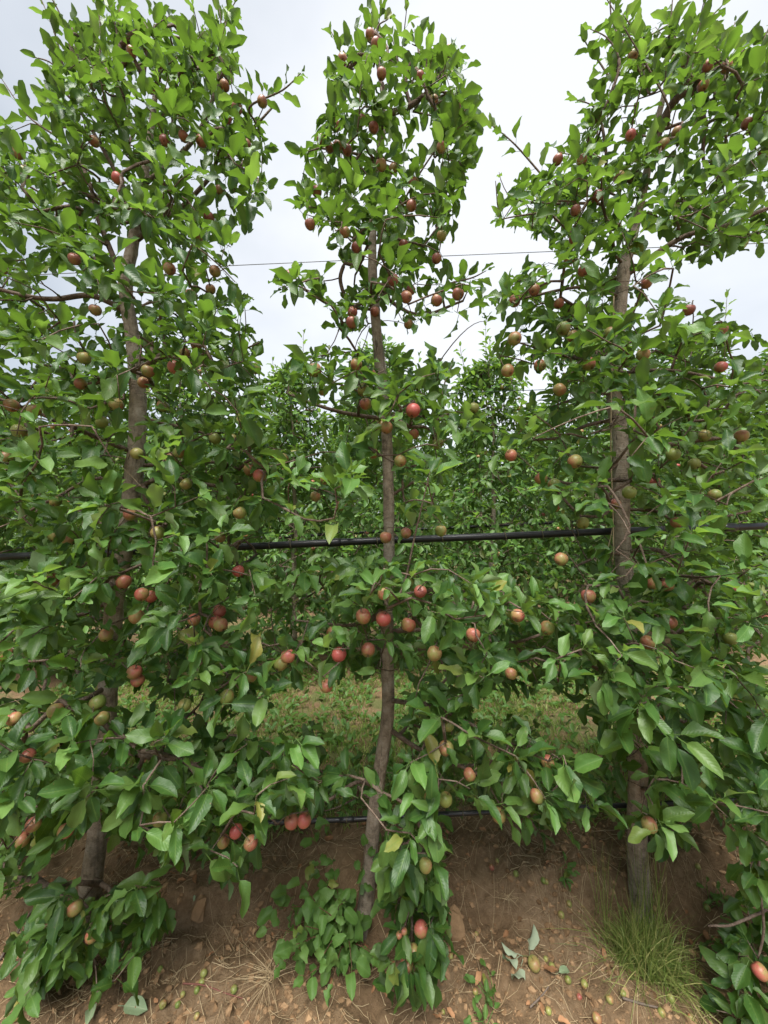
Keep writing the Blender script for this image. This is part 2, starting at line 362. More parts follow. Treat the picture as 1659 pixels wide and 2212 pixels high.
class Leaves:
    """list of leaf placements: base point, axis, normal, size, variant, young"""
    def __init__(s): s.p, s.d, s.n, s.s, s.v, s.y = [], [], [], [], [], []
    def add(s, p, d, n, size, young=0):
        s.p.append(np.asarray(p)); s.d.append(unit(d)); s.n.append(np.asarray(n, float)); s.s.append(size); s.v.append(int(rng.integers(NVAR))); s.y.append(young)
    def freeze(s):
        s.p, s.d, s.n, s.s, s.v, s.y = map(np.array, (s.p, s.d, s.n, s.s, s.v, s.y))
        s.xx = unitn(np.cross(s.d, s.n)); s.zz = np.cross(s.xx, s.d); return s
    def keep(s, m):
        for k in ('p', 'd', 'n', 's', 'v', 'y', 'xx', 'zz'): setattr(s, k, getattr(s, k)[m])
    def mats(s): return np.stack([s.xx, s.d, s.zz], -1)        # columns are axes
    def pts(s, t=0.75, c=0.0): return s.p + s.d * (s.s * t)[:, None] + s.xx * (s.s * c)[:, None]
    def mesh(s, name, T, mats, off, sel):
        R = s.mats(); Vs, Qs, UVs, tn, mi, n = [], [], [], [], [], 0
        for i in np.nonzero(sel)[0]:
            v, q, uv = T[s.v[i]]
            Vs.append(v * s.s[i] @ R[i].T + s.p[i] - off); Qs.append(q + n); UVs.append(uv)
            tn.append(np.full(len(v), rng.random())); mi.append(np.full(len(q), int(s.y[i]))); n += len(v)
        return mesh_np(name, np.vstack(Vs), np.vstack(Qs), mats, np.concatenate(mi), uv=np.vstack(UVs), attrs={'tint': np.concatenate(tn)})
    def objects(s, idx, parent, off, MEs, name='leaf'):
        R = s.mats()
        for i in idx:
            o = bpy.data.objects.new(name, (MEs[1] if s.y[i] else MEs[0])[s.v[i]]); COL.objects.link(o); o.parent = parent
            M = Matrix((R[i] * s.s[i]).tolist()).to_4x4(); M.translation = Vector(s.p[i] - off); o.matrix_basis = M

# ---------------------------------------------------------------- apple
def apple_mesh(name, seed):
    r = np.random.default_rng(seed); el = r.uniform(0.92, 1.03); taper = r.uniform(0.04, 0.14)
    nv, nu = 12, 16; V = []; UV = []
    lob = r.uniform(0, 6.28)
    for i in range(nv + 1):
        a = PI * i / nv          # 0 top (stalk), pi bottom (calyx)
        for j in range(nu):
            b = 2 * PI * j / nu
            rr = math.sin(a) ** 0.92 * (1 + taper * math.cos(a)) if 0 < i < nv else 0.02
            z = math.cos(a) * el
            z -= 0.22 * math.exp(-(rr / 0.30) ** 2) if a < PI / 2 else -0.17 * math.exp(-(rr / 0.26) ** 2)
            low = max(0, -math.cos(a)) ** 2
            k = 1 + 0.035 * low * math.cos(5 * b + lob) + 0.02 * math.cos(2 * b + lob)
            V.append((rr * k * math.cos(b), rr * k * math.sin(b), z))
    Q = [(i * nu + j, (i + 1) * nu + j, (i + 1) * nu + (j + 1) % nu, i * nu + (j + 1) % nu) for i in range(nv) for j in range(nu)]
    return mesh_np(name, V, Q, SKIN)
ME_APPLE = [apple_mesh('apple', 20 + i) for i in range(4)]
mb = MB(); mb.tube([(0, 0, 0.74), (0.03, 0.0, 1.05), (0.10, 0.02, 1.35), (0.16, 0.03, 1.62)], [0.055, 0.04, 0.04, 0.06], 5); ME_STALK = mb.mesh('stalk', STALK)
mb = MB()
for k in range(5):
    b = 2 * PI * k / 5; c, s_ = math.cos(b), math.sin(b); t = np.array([-s_, c, 0]); o = np.array([c, s_, 0])
    p = [o * 0.10 + (0, 0, -0.84) - t * 0.07, o * 0.10 + (0, 0, -0.84) + t * 0.07, o * 0.17 + (0, 0, -0.98) + t * 0.05, o * 0.17 + (0, 0, -0.98) - t * 0.05]
    q = o * 0.30 + np.array([0, 0, -1.06])
    mb.add(p + [q], [(0, 1, 2, 3)], [(3, 2, 4)])
mb.tube([(0, 0, -0.8), (0, 0, -0.96)], [0.07, 0.05], 6); ME_SEPAL = mb.mesh('calyx', SEPAL)
def apple(pos, rad, blush, pink, axis, parent=None, off=(0, 0, 0), detail=True, spin=None):
    """axis = direction from calyx to stalk"""
    o = link('apple', ME_APPLE[int(rng.integers(4))], parent)
    z = unit(axis); x = unit(np.cross(z, [0.2, 1, 0.1])); y = np.cross(z, x); a = rng.uniform(0, 6.28) if spin is None else spin
    x, y = x * math.cos(a) + y * math.sin(a), y * math.cos(a) - x * math.sin(a)
    M = Matrix(np.stack([x, y, z], -1).tolist()).to_4x4() @ Matrix.Scale(rad, 4); M.translation = Vector(np.asarray(pos) - np.asarray(off)); o.matrix_basis = M
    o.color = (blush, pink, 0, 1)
    if detail:
        link('stalk', ME_STALK, o); link('calyx', ME_SEPAL, o)
    return o

# ---------------------------------------------------------------- tree skeletons
def inpoly(pts, poly):
    x, y = pts[:, 0], pts[:, 1]; c = np.zeros(len(pts), bool); n = len(poly)
    for i in range(n):
        x0, y0 = poly[i]; x1, y1 = poly[(i + 1) % n]
        if y0 == y1: continue
        c ^= ((y0 > y) != (y1 > y)) & (x < (x1 - x0) * (y - y0) / (y1 - y0) + x0)
    return c
def smooth_path(pts, n_per=5):
    pts = np.asarray(pts, float)
    if len(pts) < 3: return np.array([pts[0] + (pts[-1] - pts[0]) * t for t in np.linspace(0, 1, n_per * (len(pts) - 1) + 1)])
    Q = np.vstack([2 * pts[0] - pts[1], pts, 2 * pts[-1] - pts[-2]]); o = []
    for i in range(1, len(Q) - 2):
        for t in np.arange(n_per) / n_per:
            a, b, c, d = Q[i - 1], Q[i], Q[i + 1], Q[i + 2]
            o.append(0.5 * (2 * b + (c - a) * t + (2 * a - 5 * b + 4 * c - d) * t * t + (3 * b - a - 3 * c + d) * t ** 3))
    o.append(pts[-1]); return np.array(o)

class Skel:
    def __init__(s, trunk, trad):
        s.pos, s.par, s.rad, s.bid = [], [], [], []
        for i, (p, r) in enumerate(zip(trunk, trad)): s.node(p, i - 1, r, 0)
        s.ntrunk = len(trunk); s.nb = 0; s.lv = Leaves(); s.axis = np.asarray(trunk); s.shoots = set()
    def node(s, p, par, r, b): s.pos.append(np.asarray(p, float)); s.par.append(par); s.rad.append(r); s.bid.append(b); return len(s.pos) - 1
    def nearest(s, p, trunk_pen=1.12, only_trunk=False):
        A = np.array(s.pos[:s.ntrunk] if only_trunk else s.pos); d = np.linalg.norm(A - p, axis=1)
        if not only_trunk: d[:s.ntrunk] *= trunk_pen; d += 0.25 * np.maximum(0, A[:, 2] - p[2] - 0.10)
        return int(np.argmin(d))
    def chain(s, pts, start, r0, r1):
        b = s.bid[start]
        if start < s.ntrunk: s.nb += 1; b = s.nb
        prev = start; ids = []
        n = len(pts)
        for i, p in enumerate(pts):
            prev = s.node(p, prev, r0 + (r1 - r0) * i / max(1, n - 1), b); ids.append(prev)
        return ids
    def limb(s, pts, r0, r1):
        st = s.nearest(np.asarray(pts[0]), only_trunk=True); pp = smooth_path([s.pos[st]] + list(pts[1:]), 5)[1:]
        return s.chain(pp, st, r0, r1)
    def twig(s, target, bow=0.1):
        st = s.nearest(target); a = s.pos[st]; L = np.linalg.norm(target - a)
        if L < 0.02: return [st]
        n = max(1, int(round(L / 0.05))); mid = (a + target) / 2 + rng.normal(0, 0.10, 3) * L + np.array([0, 0, bow * L])
        pts = [(1 - t) ** 2 * a + 2 * t * (1 - t) * mid + t * t * target for t in (np.arange(n) + 1) / n]
        return s.chain(pts, st, 0, 0)
    def out(s, p):
        i = np.argmin(np.abs(s.axis[:, 2] - p[2])); v = p - s.axis[i]; v[2] = 0; return unit(v)
    def rosette(s, ids, n, droop, size, young=0.0):
        e = s.pos[ids[-1]]; q = s.par[ids[-1]]; a = unit(e - s.pos[q]) if q >= 0 else np.array([0, 0, 1.])
        a = unit(a + 0.5 * s.out(e) + np.array([0, 0, 0.35])); u = unit(np.cross(a, rng.normal(size=3))); v = np.cross(a, u); ph = rng.uniform(0, 6.28)
        for k in range(n):
            t = ph + 2.4 * k; th = math.radians(rng.uniform(28, 88)); rad = u * math.cos(t) + v * math.sin(t)
            d = a * math.cos(th) + rad * math.sin(th); d = d + np.array([0, 0, -droop * rng.uniform(0.3, 1.3)])
            nn = np.array([0, 0, 1.0]) + 0.55 * a + rng.normal(0, 0.38, 3)
            s.lv.add(e + rng.normal(0, 0.006, 3), d, nn, size * rng.uniform(0.62, 1.15), rng.random() < young)
        for k, i in enumerate(ids[:-1]):
            if rng.random() < 0.5:
                p = s.pos[i]; d = rng.normal(size=3) + 0.6 * s.out(p) + np.array([0, 0, 0.3 - droop])
                s.lv.add(p, d, np.array([0, 0, 1.0]) + rng.normal(0, 0.4, 3), size * rng.uniform(0.6, 1.05), 0)
    def shoot(s, pts, r0=0.0035, size=0.085, gap=0.034, start=None, young=0.5):
        st = s.nearest(np.asarray(pts[0])); pp = smooth_path([s.pos[st]] + list(pts), 6)[1:]
        ids = s.chain(pp, st, r0, 0.0014)
        P_ = np.array([s.pos[i] for i in ids]); seg = np.r_[0, np.cumsum(np.linalg.norm(np.diff(P_, axis=0), axis=1))]
        n = int(seg[-1] / gap); ph = rng.uniform(0, 6.28)
        for k in range(1, n + 1):
            q = seg[-1] * k / n; p = np.array([np.interp(q, seg, P_[:, j]) for j in range(3)]); i = min(np.searchsorted(seg, q), len(P_) - 1)
            a = unit(P_[i] - P_[max(0, i - 1)]); u = unit(np.cross(a, [0.3, 0.8, 0.2])); v = np.cross(a, u); t = ph + 2.4 * k
            th = math.radians(rng.uniform(35, 62) if k < n - 1 else 15); d = a * math.cos(th) + (u * math.cos(t) + v * math.sin(t)) * math.sin(th)
            f = k / n; sz = size * (0.75 + 0.5 * math.sin(PI * min(1, f * 0.9 + 0.1))) * (1 if k < n else 0.6) * rng.uniform(0.75, 1.05)
            s.lv.add(p, d, a + np.array([0, 0, .6]) + rng.normal(0, .2, 3), sz, rng.random() < young * (0.3 + f)); s.shoots.add(len(s.lv.p) - 1)
    def finish(s):
        n = len(s.pos); cnt = np.ones(n)
        for i in range(n - 1, 0, -1):
            if s.par[i] >= 0: cnt[s.par[i]] += cnt[i]
        s.r = np.array([max(s.rad[i], 0.0 if i < s.ntrunk else 0.00125 * cnt[i] ** 0.42) for i in range(n)])
        for i in range(n - 1, s.ntrunk - 1, -1):
            p = s.par[i]
            if p >= s.ntrunk: s.r[p] = max(s.r[p], s.r[i] * 1.01)
        kids = [[] for _ in range(n)]
        for i in range(n):
            if s.par[i] >= 0: kids[s.par[i]].append(i)
        s.tubes = {}
        def run(start, parent):
            path = [parent, start]; c = start
            while kids[c]:
                k = max(kids[c], key=lambda q: s.r[q] * 1000 + cnt[q] * .001); path.append(k)
                for o in kids[c]:
                    if o != k: todo.append((o, c))
                c = k
            return path
        todo = []
        for i in range(s.ntrunk):
            for k in kids[i]:
                if k >= s.ntrunk: todo.append((k, i))
        while todo:
            a, b = todo.pop(); path = run(a, b); rr = [min(s.r[path[1]] * 1.15, s.r[path[0]])] + [s.r[q] for q in path[1:]]
            s.tubes.setdefault(s.bid[a], []).append(([s.pos[q] for q in path], rr))
    def build(s, root, off, trunk_mat=TRUNK, sides=(14, 6, 4), merge_small=0):
        tp, tr = np.array(s.pos[:s.ntrunk]), np.array(s.r[:s.ntrunk])
        L = np.r_[0, np.cumsum(np.linalg.norm(np.diff(tp, axis=0), axis=1))]; q = np.arange(0, L[-1], 0.022)
        tp2 = np.stack([np.interp(q, L, tp[:, j]) for j in range(3)], -1); tr2 = np.interp(q, L, tr)
        S = sides[0]; bump = np.ones((len(q), S)); ang = np.arange(S) * 2 * PI / S
        for i in range(S): bump[:, i] += 0.10 * (vnoise(q * 9 + i * 0.0, q * 0 + 3 * math.cos(ang[i]), 3) - .5) + 0.07 * (vnoise(q * 28, q * 0 + 5 * math.sin(ang[i]), 9) - .5)
        knots = [s.par[i] for i in range(s.ntrunk, len(s.pos)) if s.par[i] < s.ntrunk]
        for k in knots + [int(rng.integers(s.ntrunk)) for _ in range(16)]:
            d = np.abs(q - L[k]); j = rng.integers(S); bump += 0.16 * np.exp(-(d / 0.018) ** 2)[:, None] * np.exp(-(((ang - ang[j] + PI) % (2 * PI) - PI) / 0.5) ** 2)[None]
        base = np.exp(-(q / 0.10)); bump *= 1 + 0.35 * base[:, None] * (1 + 0.35 * np.cos(3 * ang + 1))[None]
        mb = MB(); mb.add(*tube(tp2, tr2, S, ref=[0, 1, 0.01], bump=bump)); link('trunk', mb.mesh('trunk', trunk_mat, off), root)
        small = MB()
        for b, tb in s.tubes.items():
            m = MB() if len(tb) > merge_small else small
            for p, r in tb: m.tube(p, r, sides[1] if r[0] > 0.004 else sides[2])
            if m is not small: link('branch', m.mesh('branch', BARK, off), root)
        if small.n: tag(link('twigs', small.mesh('twigs', BARK, off), root), kind='stuff')

# ---------------------------------------------------------------- front row: where the photograph shows trunk, pipe and fruit
CLEAR = []      # capsules in view: x0,y0,x1,y1,half width, depth in front of which leaves are kept out, chance
def clear(pts, hw, Y, prob=0.9):
    for (a, b) in zip(pts[:-1], pts[1:]): CLEAR.append((*a, *b, hw, Y, prob))
clear([(300, 790), (290, 900), (292, 1085)], 22, 1.5, .8); clear([(272, 630), (284, 730)], 16, 1.5, .6); clear([(195, 1815), (203, 1905)], 24, 1.5)
clear([(805, 535), (805, 600)], 16, 1.5); clear([(812, 690), (820, 765)], 22, 1.5); clear([(838, 930), (836, 1195)], 18, 1.5); clear([(835, 1425), (836, 1600)], 20, 1.5)
clear([(800, 1755), (797, 1815)], 18, 1.5, .8); clear([(785, 1870), (783, 2010)], 16, 1.5)
clear([(1350, 575), (1337, 640)], 18, 1.5); clear([(1330, 870), (1345, 1240)], 26, 1.5); clear([(1380, 1640), (1378, 1700)], 18, 1.5, .7); clear([(1380, 1850), (1385, 1990)], 30, 1.5)
clear([(535, 1180), (810, 1168)], 24, 1.56, .93); clear([(940, 1162), (1320, 1148)], 24, 1.56, .95); clear([(1370, 1146), (1425, 1144)], 18, 1.56); clear([(1600, 1138), (1659, 1135)], 16, 1.56, .8); clear([(0, 1203), (50, 1201)], 16, 1.56)
clear([(670, 1773), (795, 1768)], 16, 1.55); clear([(945, 1760), (1005, 1757)], 16, 1.55)
clear([(0, 625), (60, 640), (120, 646), (190, 640), (260, 680)], 14, 1.4, .75); clear([(140, 915), (210, 945), (270, 980)], 12, 1.35, .75)
clear([(845, 1570), (900, 1615)], 16, 1.45, .85); clear([(280, 1635), (390, 1645)], 13, 1.3, .8); clear([(1380, 1190), (1430, 1192), (1490, 1240), (1525, 1285)], 14, 1.4, .8)
clear([(735, 590), (740, 640), (770, 660)], 12, 1.4, .6); clear([(700, 880), (800, 915)], 12, 1.4, .7); clear([(875, 1270), (925, 1040)], 9, 1.2, .7); clear([(1170, 945), (1320, 905)], 12, 1.45, .7)
clear([(1430, 250), (1475, 205)], 12, 1.4, .6); clear([(205, 440), (245, 560)], 11, 1.4, .6); clear([(1322, 860), (1322, 1200)], 7, 1.5, .9)

APPLES = {
 'left': [(284,112),(342,135),(325,190),(368,205),(390,241),(485,185),(512,234),(490,256),(566,220),(532,312),(435,305),(397,295),(356,304),(203,306),(38,332),(254,386),(475,411),(430,510),(452,470),(537,382),(367,581),(464,586),(455,625),(331,609),(412,637),(206,670),(4,581),(161,560),(52,372),
   (397,762),(424,746),(377,794),(320,802),(310,827),(182,774),(175,829),(25,876),(40,931),(73,887),(221,912),(250,874),(352,878),(387,978),(370,992),(15,987),(501,950),(464,947),(552,796),(540,1015),(560,1028),(566,980),(612,990),(591,980),(681,1073),(702,1037),(737,1093),(518,1108),(402,1046),(296,980),(281,1112),(341,1151),(149,1165),(120,1157),(475,1161),
   (267,1257),(306,1284),(326,1289),(515,1234),(419,1339),(466,1344),(477,1350),(474,1321),(229,1372),(295,1332),(10,1413),(120,1084),(118,1252),(622,1418),(606,1435),(542,1461),(290,1452),(298,1470),(490,1506),(211,1518),(399,1524),(221,1552),(120,1536),(30,1553),(161,1668),(61,1633),(72,1781),(47,1815),(142,1795),(345,1770),(657,1772),(630,1775),(510,1796),(482,1818),(542,1821),(200,2020),(162,1962)],
 'centre': [(812,95),(799,75),(740,129),(824,160),(725,272),(696,302),(712,320),(730,315),(750,325),(781,260),(807,276),(824,357),(684,414),(745,502),(670,485),(770,535),(623,595),(761,675),(760,697),(810,674),(907,166),(972,110),(937,217),(986,234),(953,319),(894,395),(849,365),(954,510),(872,530),(943,559),(889,445),(887,627),(878,642),(943,649),(989,636),(849,605),(883,700),
   (802,811),(770,787),(785,843),(697,842),(680,800),(790,873),(825,920),(806,980),(892,887),(946,958),(865,996),(835,924),(1023,882),(894,938),(952,1147),(877,1152),(833,1161),(829,1282),(908,1278),(882,1350),(828,1337),(1022,1372),(732,1414),(795,1404),(785,1332),(720,1367),(1104,1455),(1118,1330),(1182,1357),(938,1412),(705,1482),(968,1567),(964,1617),(1014,1673),(1184,1647),(927,1717),(962,1727),(1160,1720),(1187,1732),(1077,1762),(919,1870),(873,2012),(862,2020),(909,2007),(879,2080),(894,2057)],
 'right': [(1362,292),(1433,312),(1462,286),(1337,382),(1519,185),(1529,142),(1569,146),(1613,267),(1557,348),(1649,330),(1368,120),(1257,347),(1205,345),(1243,455),(1289,425),(1363,527),(1242,515),(1231,559),(1260,585),(1154,627),(1207,656),(1112,650),(1397,612),(1217,710),(1237,727),(1317,720),(1488,670),(1559,712),(1112,732),
   (1208,842),(1097,801),(1167,790),(1272,787),(1389,767),(1557,793),(1522,941),(1454,982),(1500,1002),(1242,997),(1197,1047),(1169,1034),(1104,984),(1198,1095),(1259,1130),(1329,1089),(1544,1069),(1359,1064),(1462,1129),(1412,1042),(1602,942),(1212,1208),(1271,1288),(1439,1264),(1412,1261),(1597,1277),(1577,1379),(1654,1344),(1399,1388),(1447,1344),(1403,1782),(1402,1592),(1587,1520),(1544,1522),(1437,1540)],
 'edge': [(1642, 2099)],
}
# fruit the photograph shows redder (1), plain green (-1) or pale
RED = {(25,876):1,(254,386):1,(892,887):1.2,(882,1350):1,(828,1337):.9,(732,1414):1,(795,1404):.7,(785,1332):.6,(466,1344):1,(515,1234):1,(510,1796):1,(657,1772):1,(1642,2099):1.3,(1557,793):1,(1207,656):1,(560,1028):.8,(681,1073):.6,(306,1284):.8,(267,1257):.6,(367,581):.8,(326,1289):.8,(298,1470):.8,(908,1278):.7,(1118,1330):.6,(482,1818):.6,(474,1321):.7,(419,1339):.8,(909,2007):.8,(1014,1673):.7,(1362,292):.7,(1022,1372):.3,(1271,1288):.4,(61,1633):.7,
       (40,931):-1,(1522,941):-1.2,(341,1151):-.6,(399,1524):-1,(211,1518):-.7,(1259,1130):-1,(968,1567):-.8,(606,1435):-.5,(1454,982):-1.2,(962,1727):-1,(919,1870):-.8,(1544,1069):-1,(1500,1002):-1,(1577,1379):-.9,(402,1046):-1,(296,980):-1,(221,912):-1,(490,1506):-.6,(1359,1064):-1,(946,958):-.5,(518,1108):-.5,(464,947):-1,(954,510):-1}
LAB = {(25,876):'bright red apple at the left edge of the photo',(40,931):'green apple just below the bright red one',(892,887):'deep pink red apple beside the trunk above the pipe',(732,1414):'large red apple hanging lowest in the central cluster',
       (785,1332):'round orange red apple at the top left of the central cluster',(882,1350):'pink red apple at the right of the central cluster',(1522,941):'plain green apple among dark leaves',(1642,2099):'glossy red apple near the bottom right corner',
       (657,1772):'small red apple under a star of leaves in front of the low pipe',(200,2020):'orange apple among the low leaves near the ground',(968,1567):'greenish apple showing its calyx',(1557,793):'bright red apple high at the right'}

POLY = {
 'left': [([(-80,330),(0,250),(45,240),(100,290),(75,210),(95,150),(150,130),(165,60),(230,30),(300,30),(330,60),(400,40),(430,90),(450,20),(500,20),(530,80),(535,140),(590,200),(600,240),(565,270),(600,300),(575,350),(575,430),(530,470),(500,530),(510,600),(530,650),(510,700),(-80,700)], 4.9e-4),
          ([(-80,700),(510,700),(560,740),(560,800),(590,850),(600,1000),(590,1100),(560,1200),(-80,1200)], 4.2e-4),
          ([(560,960),(780,960),(800,1080),(740,1150),(600,1130),(560,1050)], 2.2e-4),
          ([(-80,1200),(560,1200),(590,1260),(570,1330),(560,1400),(640,1420),(600,1500),(560,1560),(540,1540),(470,1540),(120,1440),(20,1440),(-80,1400)], 4.9e-4),
          ([(-80,1540),(120,1500),(440,1560),(560,1600),(620,1640),(690,1690),(680,1740),(640,1770),(590,1760),(540,1850),(500,1900),(460,1900),(450,1850),(380,1870),(330,1830),(260,1810),(180,1800),(120,1840),(60,1920),(-80,1950)], 4.9e-4),
          ([(60,1920),(180,1900),(330,1900),(370,1990),(330,2050),(290,2080),(220,2150),(130,2100),(80,2180),(20,2190),(40,2080),(20,2020),(90,1990)], 4.2e-4)],
 'centre': [([(775,85),(835,75),(870,120),(920,110),(960,95),(1000,110),(990,190),(1030,215),(1040,330),(1000,380),(990,450),(960,490),(950,570),(890,590),(770,590),(720,540),(670,480),(640,440),(650,370),(700,350),(650,330),(680,280),(720,220),(705,140),(760,110)], 5.6e-4),
            ([(580,600),(640,570),(700,600),(730,640),(830,590),(960,580),(1050,610),(1060,690),(990,720),(930,690),(890,720),(850,700),(800,720),(740,720),(700,660),(620,640)], 4.6e-4),
            ([(640,770),(720,740),(790,760),(830,770),(900,745),(970,790),(960,840),(1030,860),(1045,920),(1000,950),(960,960),(900,1010),(860,1010),(780,1000),(740,960),(700,900),(600,900),(560,850),(620,820)], 4.4e-4),
            ([(850,1000),(1000,980),(980,1080),(940,1180),(860,1180)], 2.0e-4),
            ([(560,1290),(620,1240),(700,1210),(830,1200),(960,1230),(1060,1230),(1150,1260),(1300,1330),(1340,1400),(1300,1480),(1180,1500),(1060,1480),(960,1500),(900,1480),(850,1440),(780,1460),(640,1450),(580,1400)], 5.8e-4),
            ([(900,1480),(1060,1480),(1000,1560),(1160,1560),(1180,1620),(1300,1640),(1330,1760),(1240,1780),(1140,1800),(1100,1750),(1000,1740),(950,1800),(850,1800),(800,1740),(860,1640)], 5.4e-4),
            ([(590,1600),(680,1560),(790,1620),(830,1660),(800,1740),(760,1720),(700,1760),(640,1740),(590,1680)], 3.0e-4),
            ([(830,1790),(950,1800),(960,1900),(960,2000),(970,2060),(900,2180),(850,2150),(790,2090),(840,1990),(810,1880)], 5.8e-4)],
 'right': [([(1300,30),(1380,40),(1400,120),(1420,30),(1480,20),(1500,100),(1560,20),(1620,100),(1740,100),(1740,480),(1560,560),(1460,570),(1330,560),(1200,560),(1170,510),(1090,510),(1070,480),(1070,360),(1150,370),(1200,330),(1240,280),(1280,230),(1310,160)], 4.3e-4),
           ([(1060,650),(1100,590),(1200,560),(1330,560),(1470,580),(1500,620),(1560,700),(1740,730),(1740,1200),(1240,1180),(1180,1110),(1160,1000),(1060,960),(1090,860),(1060,760),(1100,700)], 4.3e-4),
           ([(1240,1180),(1740,1200),(1740,1840),(1620,1780),(1540,1760),(1480,1800),(1400,1850),(1330,1780),(1280,1700),(1300,1600),(1270,1520),(1320,1400),(1260,1330),(1300,1270)], 5.0e-4)],
 'edge': [([(1580,1620),(1760,1640),(1760,2240),(1640,2230),(1540,2190),(1500,2050),(1560,1990),(1610,1850)], 3.2e-4)],
}
TR = {'left': ([(185,2010),(198,1900),(222,1700),(235,1480),(248,1300),(278,1120),(294,980),(298,850),(285,720),(272,620),(292,500),(310,400),(330,250),(345,120),(350,60)], [26,22,21,20,20,20,19,18,16,14,12,9,6,4,2]),
      'centre': [[(783,2035),(790,1960),(800,1850),(815,1700),(838,1540),(836,1400),(840,1200),(838,1000),(830,880),(814,720),(805,600),(806,480),(815,350),(830,250),(812,120),(806,60)], [22,19,17,16,16,15,13.5,13,13,12.5,11,9,7,5,3,2]],
      'right': ([(1388,2010),(1382,1930),(1376,1750),(1386,1500),(1370,1350),(1346,1200),(1340,950),(1328,850),(1345,600),(1362,530),(1392,400),(1420,260),(1450,150),(1460,60)], [26,23,21,20,19,18,17,16,14,12,9,7,4,2]),
      'edge': ([(1990,2010),(1980,1700),(1970,1300),(1960,900),(1950,500),(1950,120)], [24,20,18,15,10,2])}
LIMB = {'left': [([(272,690),(240,655),(190,638),(120,646),(60,640),(-40,615)], 1.42, 6.5, 4), ([(290,990),(210,945),(140,915),(50,880),(-30,850)], 1.25, 6.5, 3), ([(292,1030),(200,1035),(130,1070),(70,1100)], 1.4, 4, 2.5), ([(272,610),(215,480),(195,400),(165,330)], 1.4, 5, 2.5),
               ([(228,1630),(330,1637),(400,1645),(500,1700),(600,1780)], 1.2, 5, 2), ([(238,1430),(165,1425),(40,1430)], 1.35, 4, 2.5), ([(250,1270),(205,1280),(160,1285)], 1.25, 4, 3), ([(294,1050),(360,1030),(470,1050),(560,1035)], 1.35, 4, 2), ([(298,830),(360,760),(440,790),(560,740)], 1.4, 4, 2),
               ([(290,520),(400,440),(500,330),(590,230)], 1.45, 4.5, 2), ([(215,1750),(130,1730),(30,1760)], 1.15, 4, 2), ([(196,1900),(240,1930),(190,2010),(110,2090)], 1.2, 4, 2), ([(296,900),(420,930),(600,985)], 1.55, 4, 2), ([(310,400),(420,300),(480,160)], 1.5, 4, 2), ([(298,460),(180,250),(120,180)], 1.5, 4, 2), ([(290,1010),(480,1000),(690,1060)], 1.6, 4, 2)],
        'centre': [([(806,650),(760,660),(745,640),(735,600),(748,560)], 1.42, 2.8, 1.5), ([(808,665),(720,660),(680,640),(640,615)], 1.4, 3.5, 2), ([(828,915),(760,895),(700,880),(620,850)], 1.4, 5, 3), ([(838,1570),(900,1615),(960,1640),(1050,1680)], 1.35, 6, 3), ([(815,1690),(770,1690),(700,1730),(650,1690)], 1.3, 5, 2.5),
                   ([(836,1350),(980,1360),(1090,1390),(1200,1360),(1290,1340)], 1.25, 5.5, 2), ([(838,1000),(870,1010),(900,1005)], 1.5, 3, 2), ([(838,1330),(760,1350),(640,1340)], 1.15, 4, 2), ([(835,1060),(900,1040),(940,1060)], 1.5, 3.5, 2), ([(836,1225),(790,1215),(700,1250)], 1.4, 6, 3), ([(806,490),(860,460),(900,440)], 1.5, 5, 2.5), ([(832,860),(900,850),(950,880),(1000,930)], 1.45, 4, 2),
                   ([(798,1840),(880,1890),(890,1990),(885,2080)], 1.2, 4, 2), ([(812,630),(900,680),(1000,650)], 1.45, 4.5, 2.5), ([(815,340),(760,330),(690,320)], 1.45, 3.5, 2), ([(825,260),(900,220),(960,150)], 1.45, 3.5, 2), ([(838,1520),(940,1530),(1050,1580),(1180,1640)], 1.2, 4, 2)],
        'right': [([(1350,620),(1400,560),(1480,510),(1560,490),(1680,440)], 1.4, 7, 4), ([(1395,330),(1440,245),(1480,200),(1560,180)], 1.42, 7, 4), ([(1330,860),(1280,850),(1240,862),(1190,880)], 1.45, 4.5, 2.5), ([(1352,1195),(1380,1188),(1430,1192),(1490,1240),(1530,1290)], 1.38, 6, 3), ([(1335,905),(1270,918),(1210,945),(1150,950)], 1.42, 4.5, 2.5),
                  ([(1340,1010),(1290,1040),(1262,1062)], 1.45, 5, 3), ([(1348,1205),(1310,1195),(1240,1225)], 1.45, 4, 2.5), ([(1375,450),(1290,440),(1180,440),(1100,430)], 1.42, 4, 2), ([(1385,390),(1280,370),(1200,400)], 1.4, 4, 2), ([(1376,1700),(1470,1710),(1600,1750)], 1.2, 4.5, 2), ([(1384,1560),(1480,1560),(1600,1620),(1700,1625)], 1.3, 5, 3), ([(1384,1480),(1300,1450),(1240,1400)], 1.3, 4, 2),
                  ([(1345,1100),(1420,1105),(1480,1130),(1640,1100)], 1.35, 4, 2.5), ([(1336,800),(1450,800),(1600,830)], 1.25, 4.5, 2.5), ([(1340,650),(1260,620),(1150,640),(1080,660)], 1.42, 4, 2), ([(1340,980),(1450,960),(1600,940)], 1.3, 5, 2), ([(1330,770),(1230,770),(1120,740)], 1.4, 4, 2)],
        'edge': [([(1978,1650),(1800,1620),(1690,1680),(1640,1850),(1650,2000),(1638,2070)], 1.12, 5, 2), ([(1975,1500),(1850,1600),(1720,1900),(1600,1990),(1530,2000)], 1.15, 4.5, 2)]}
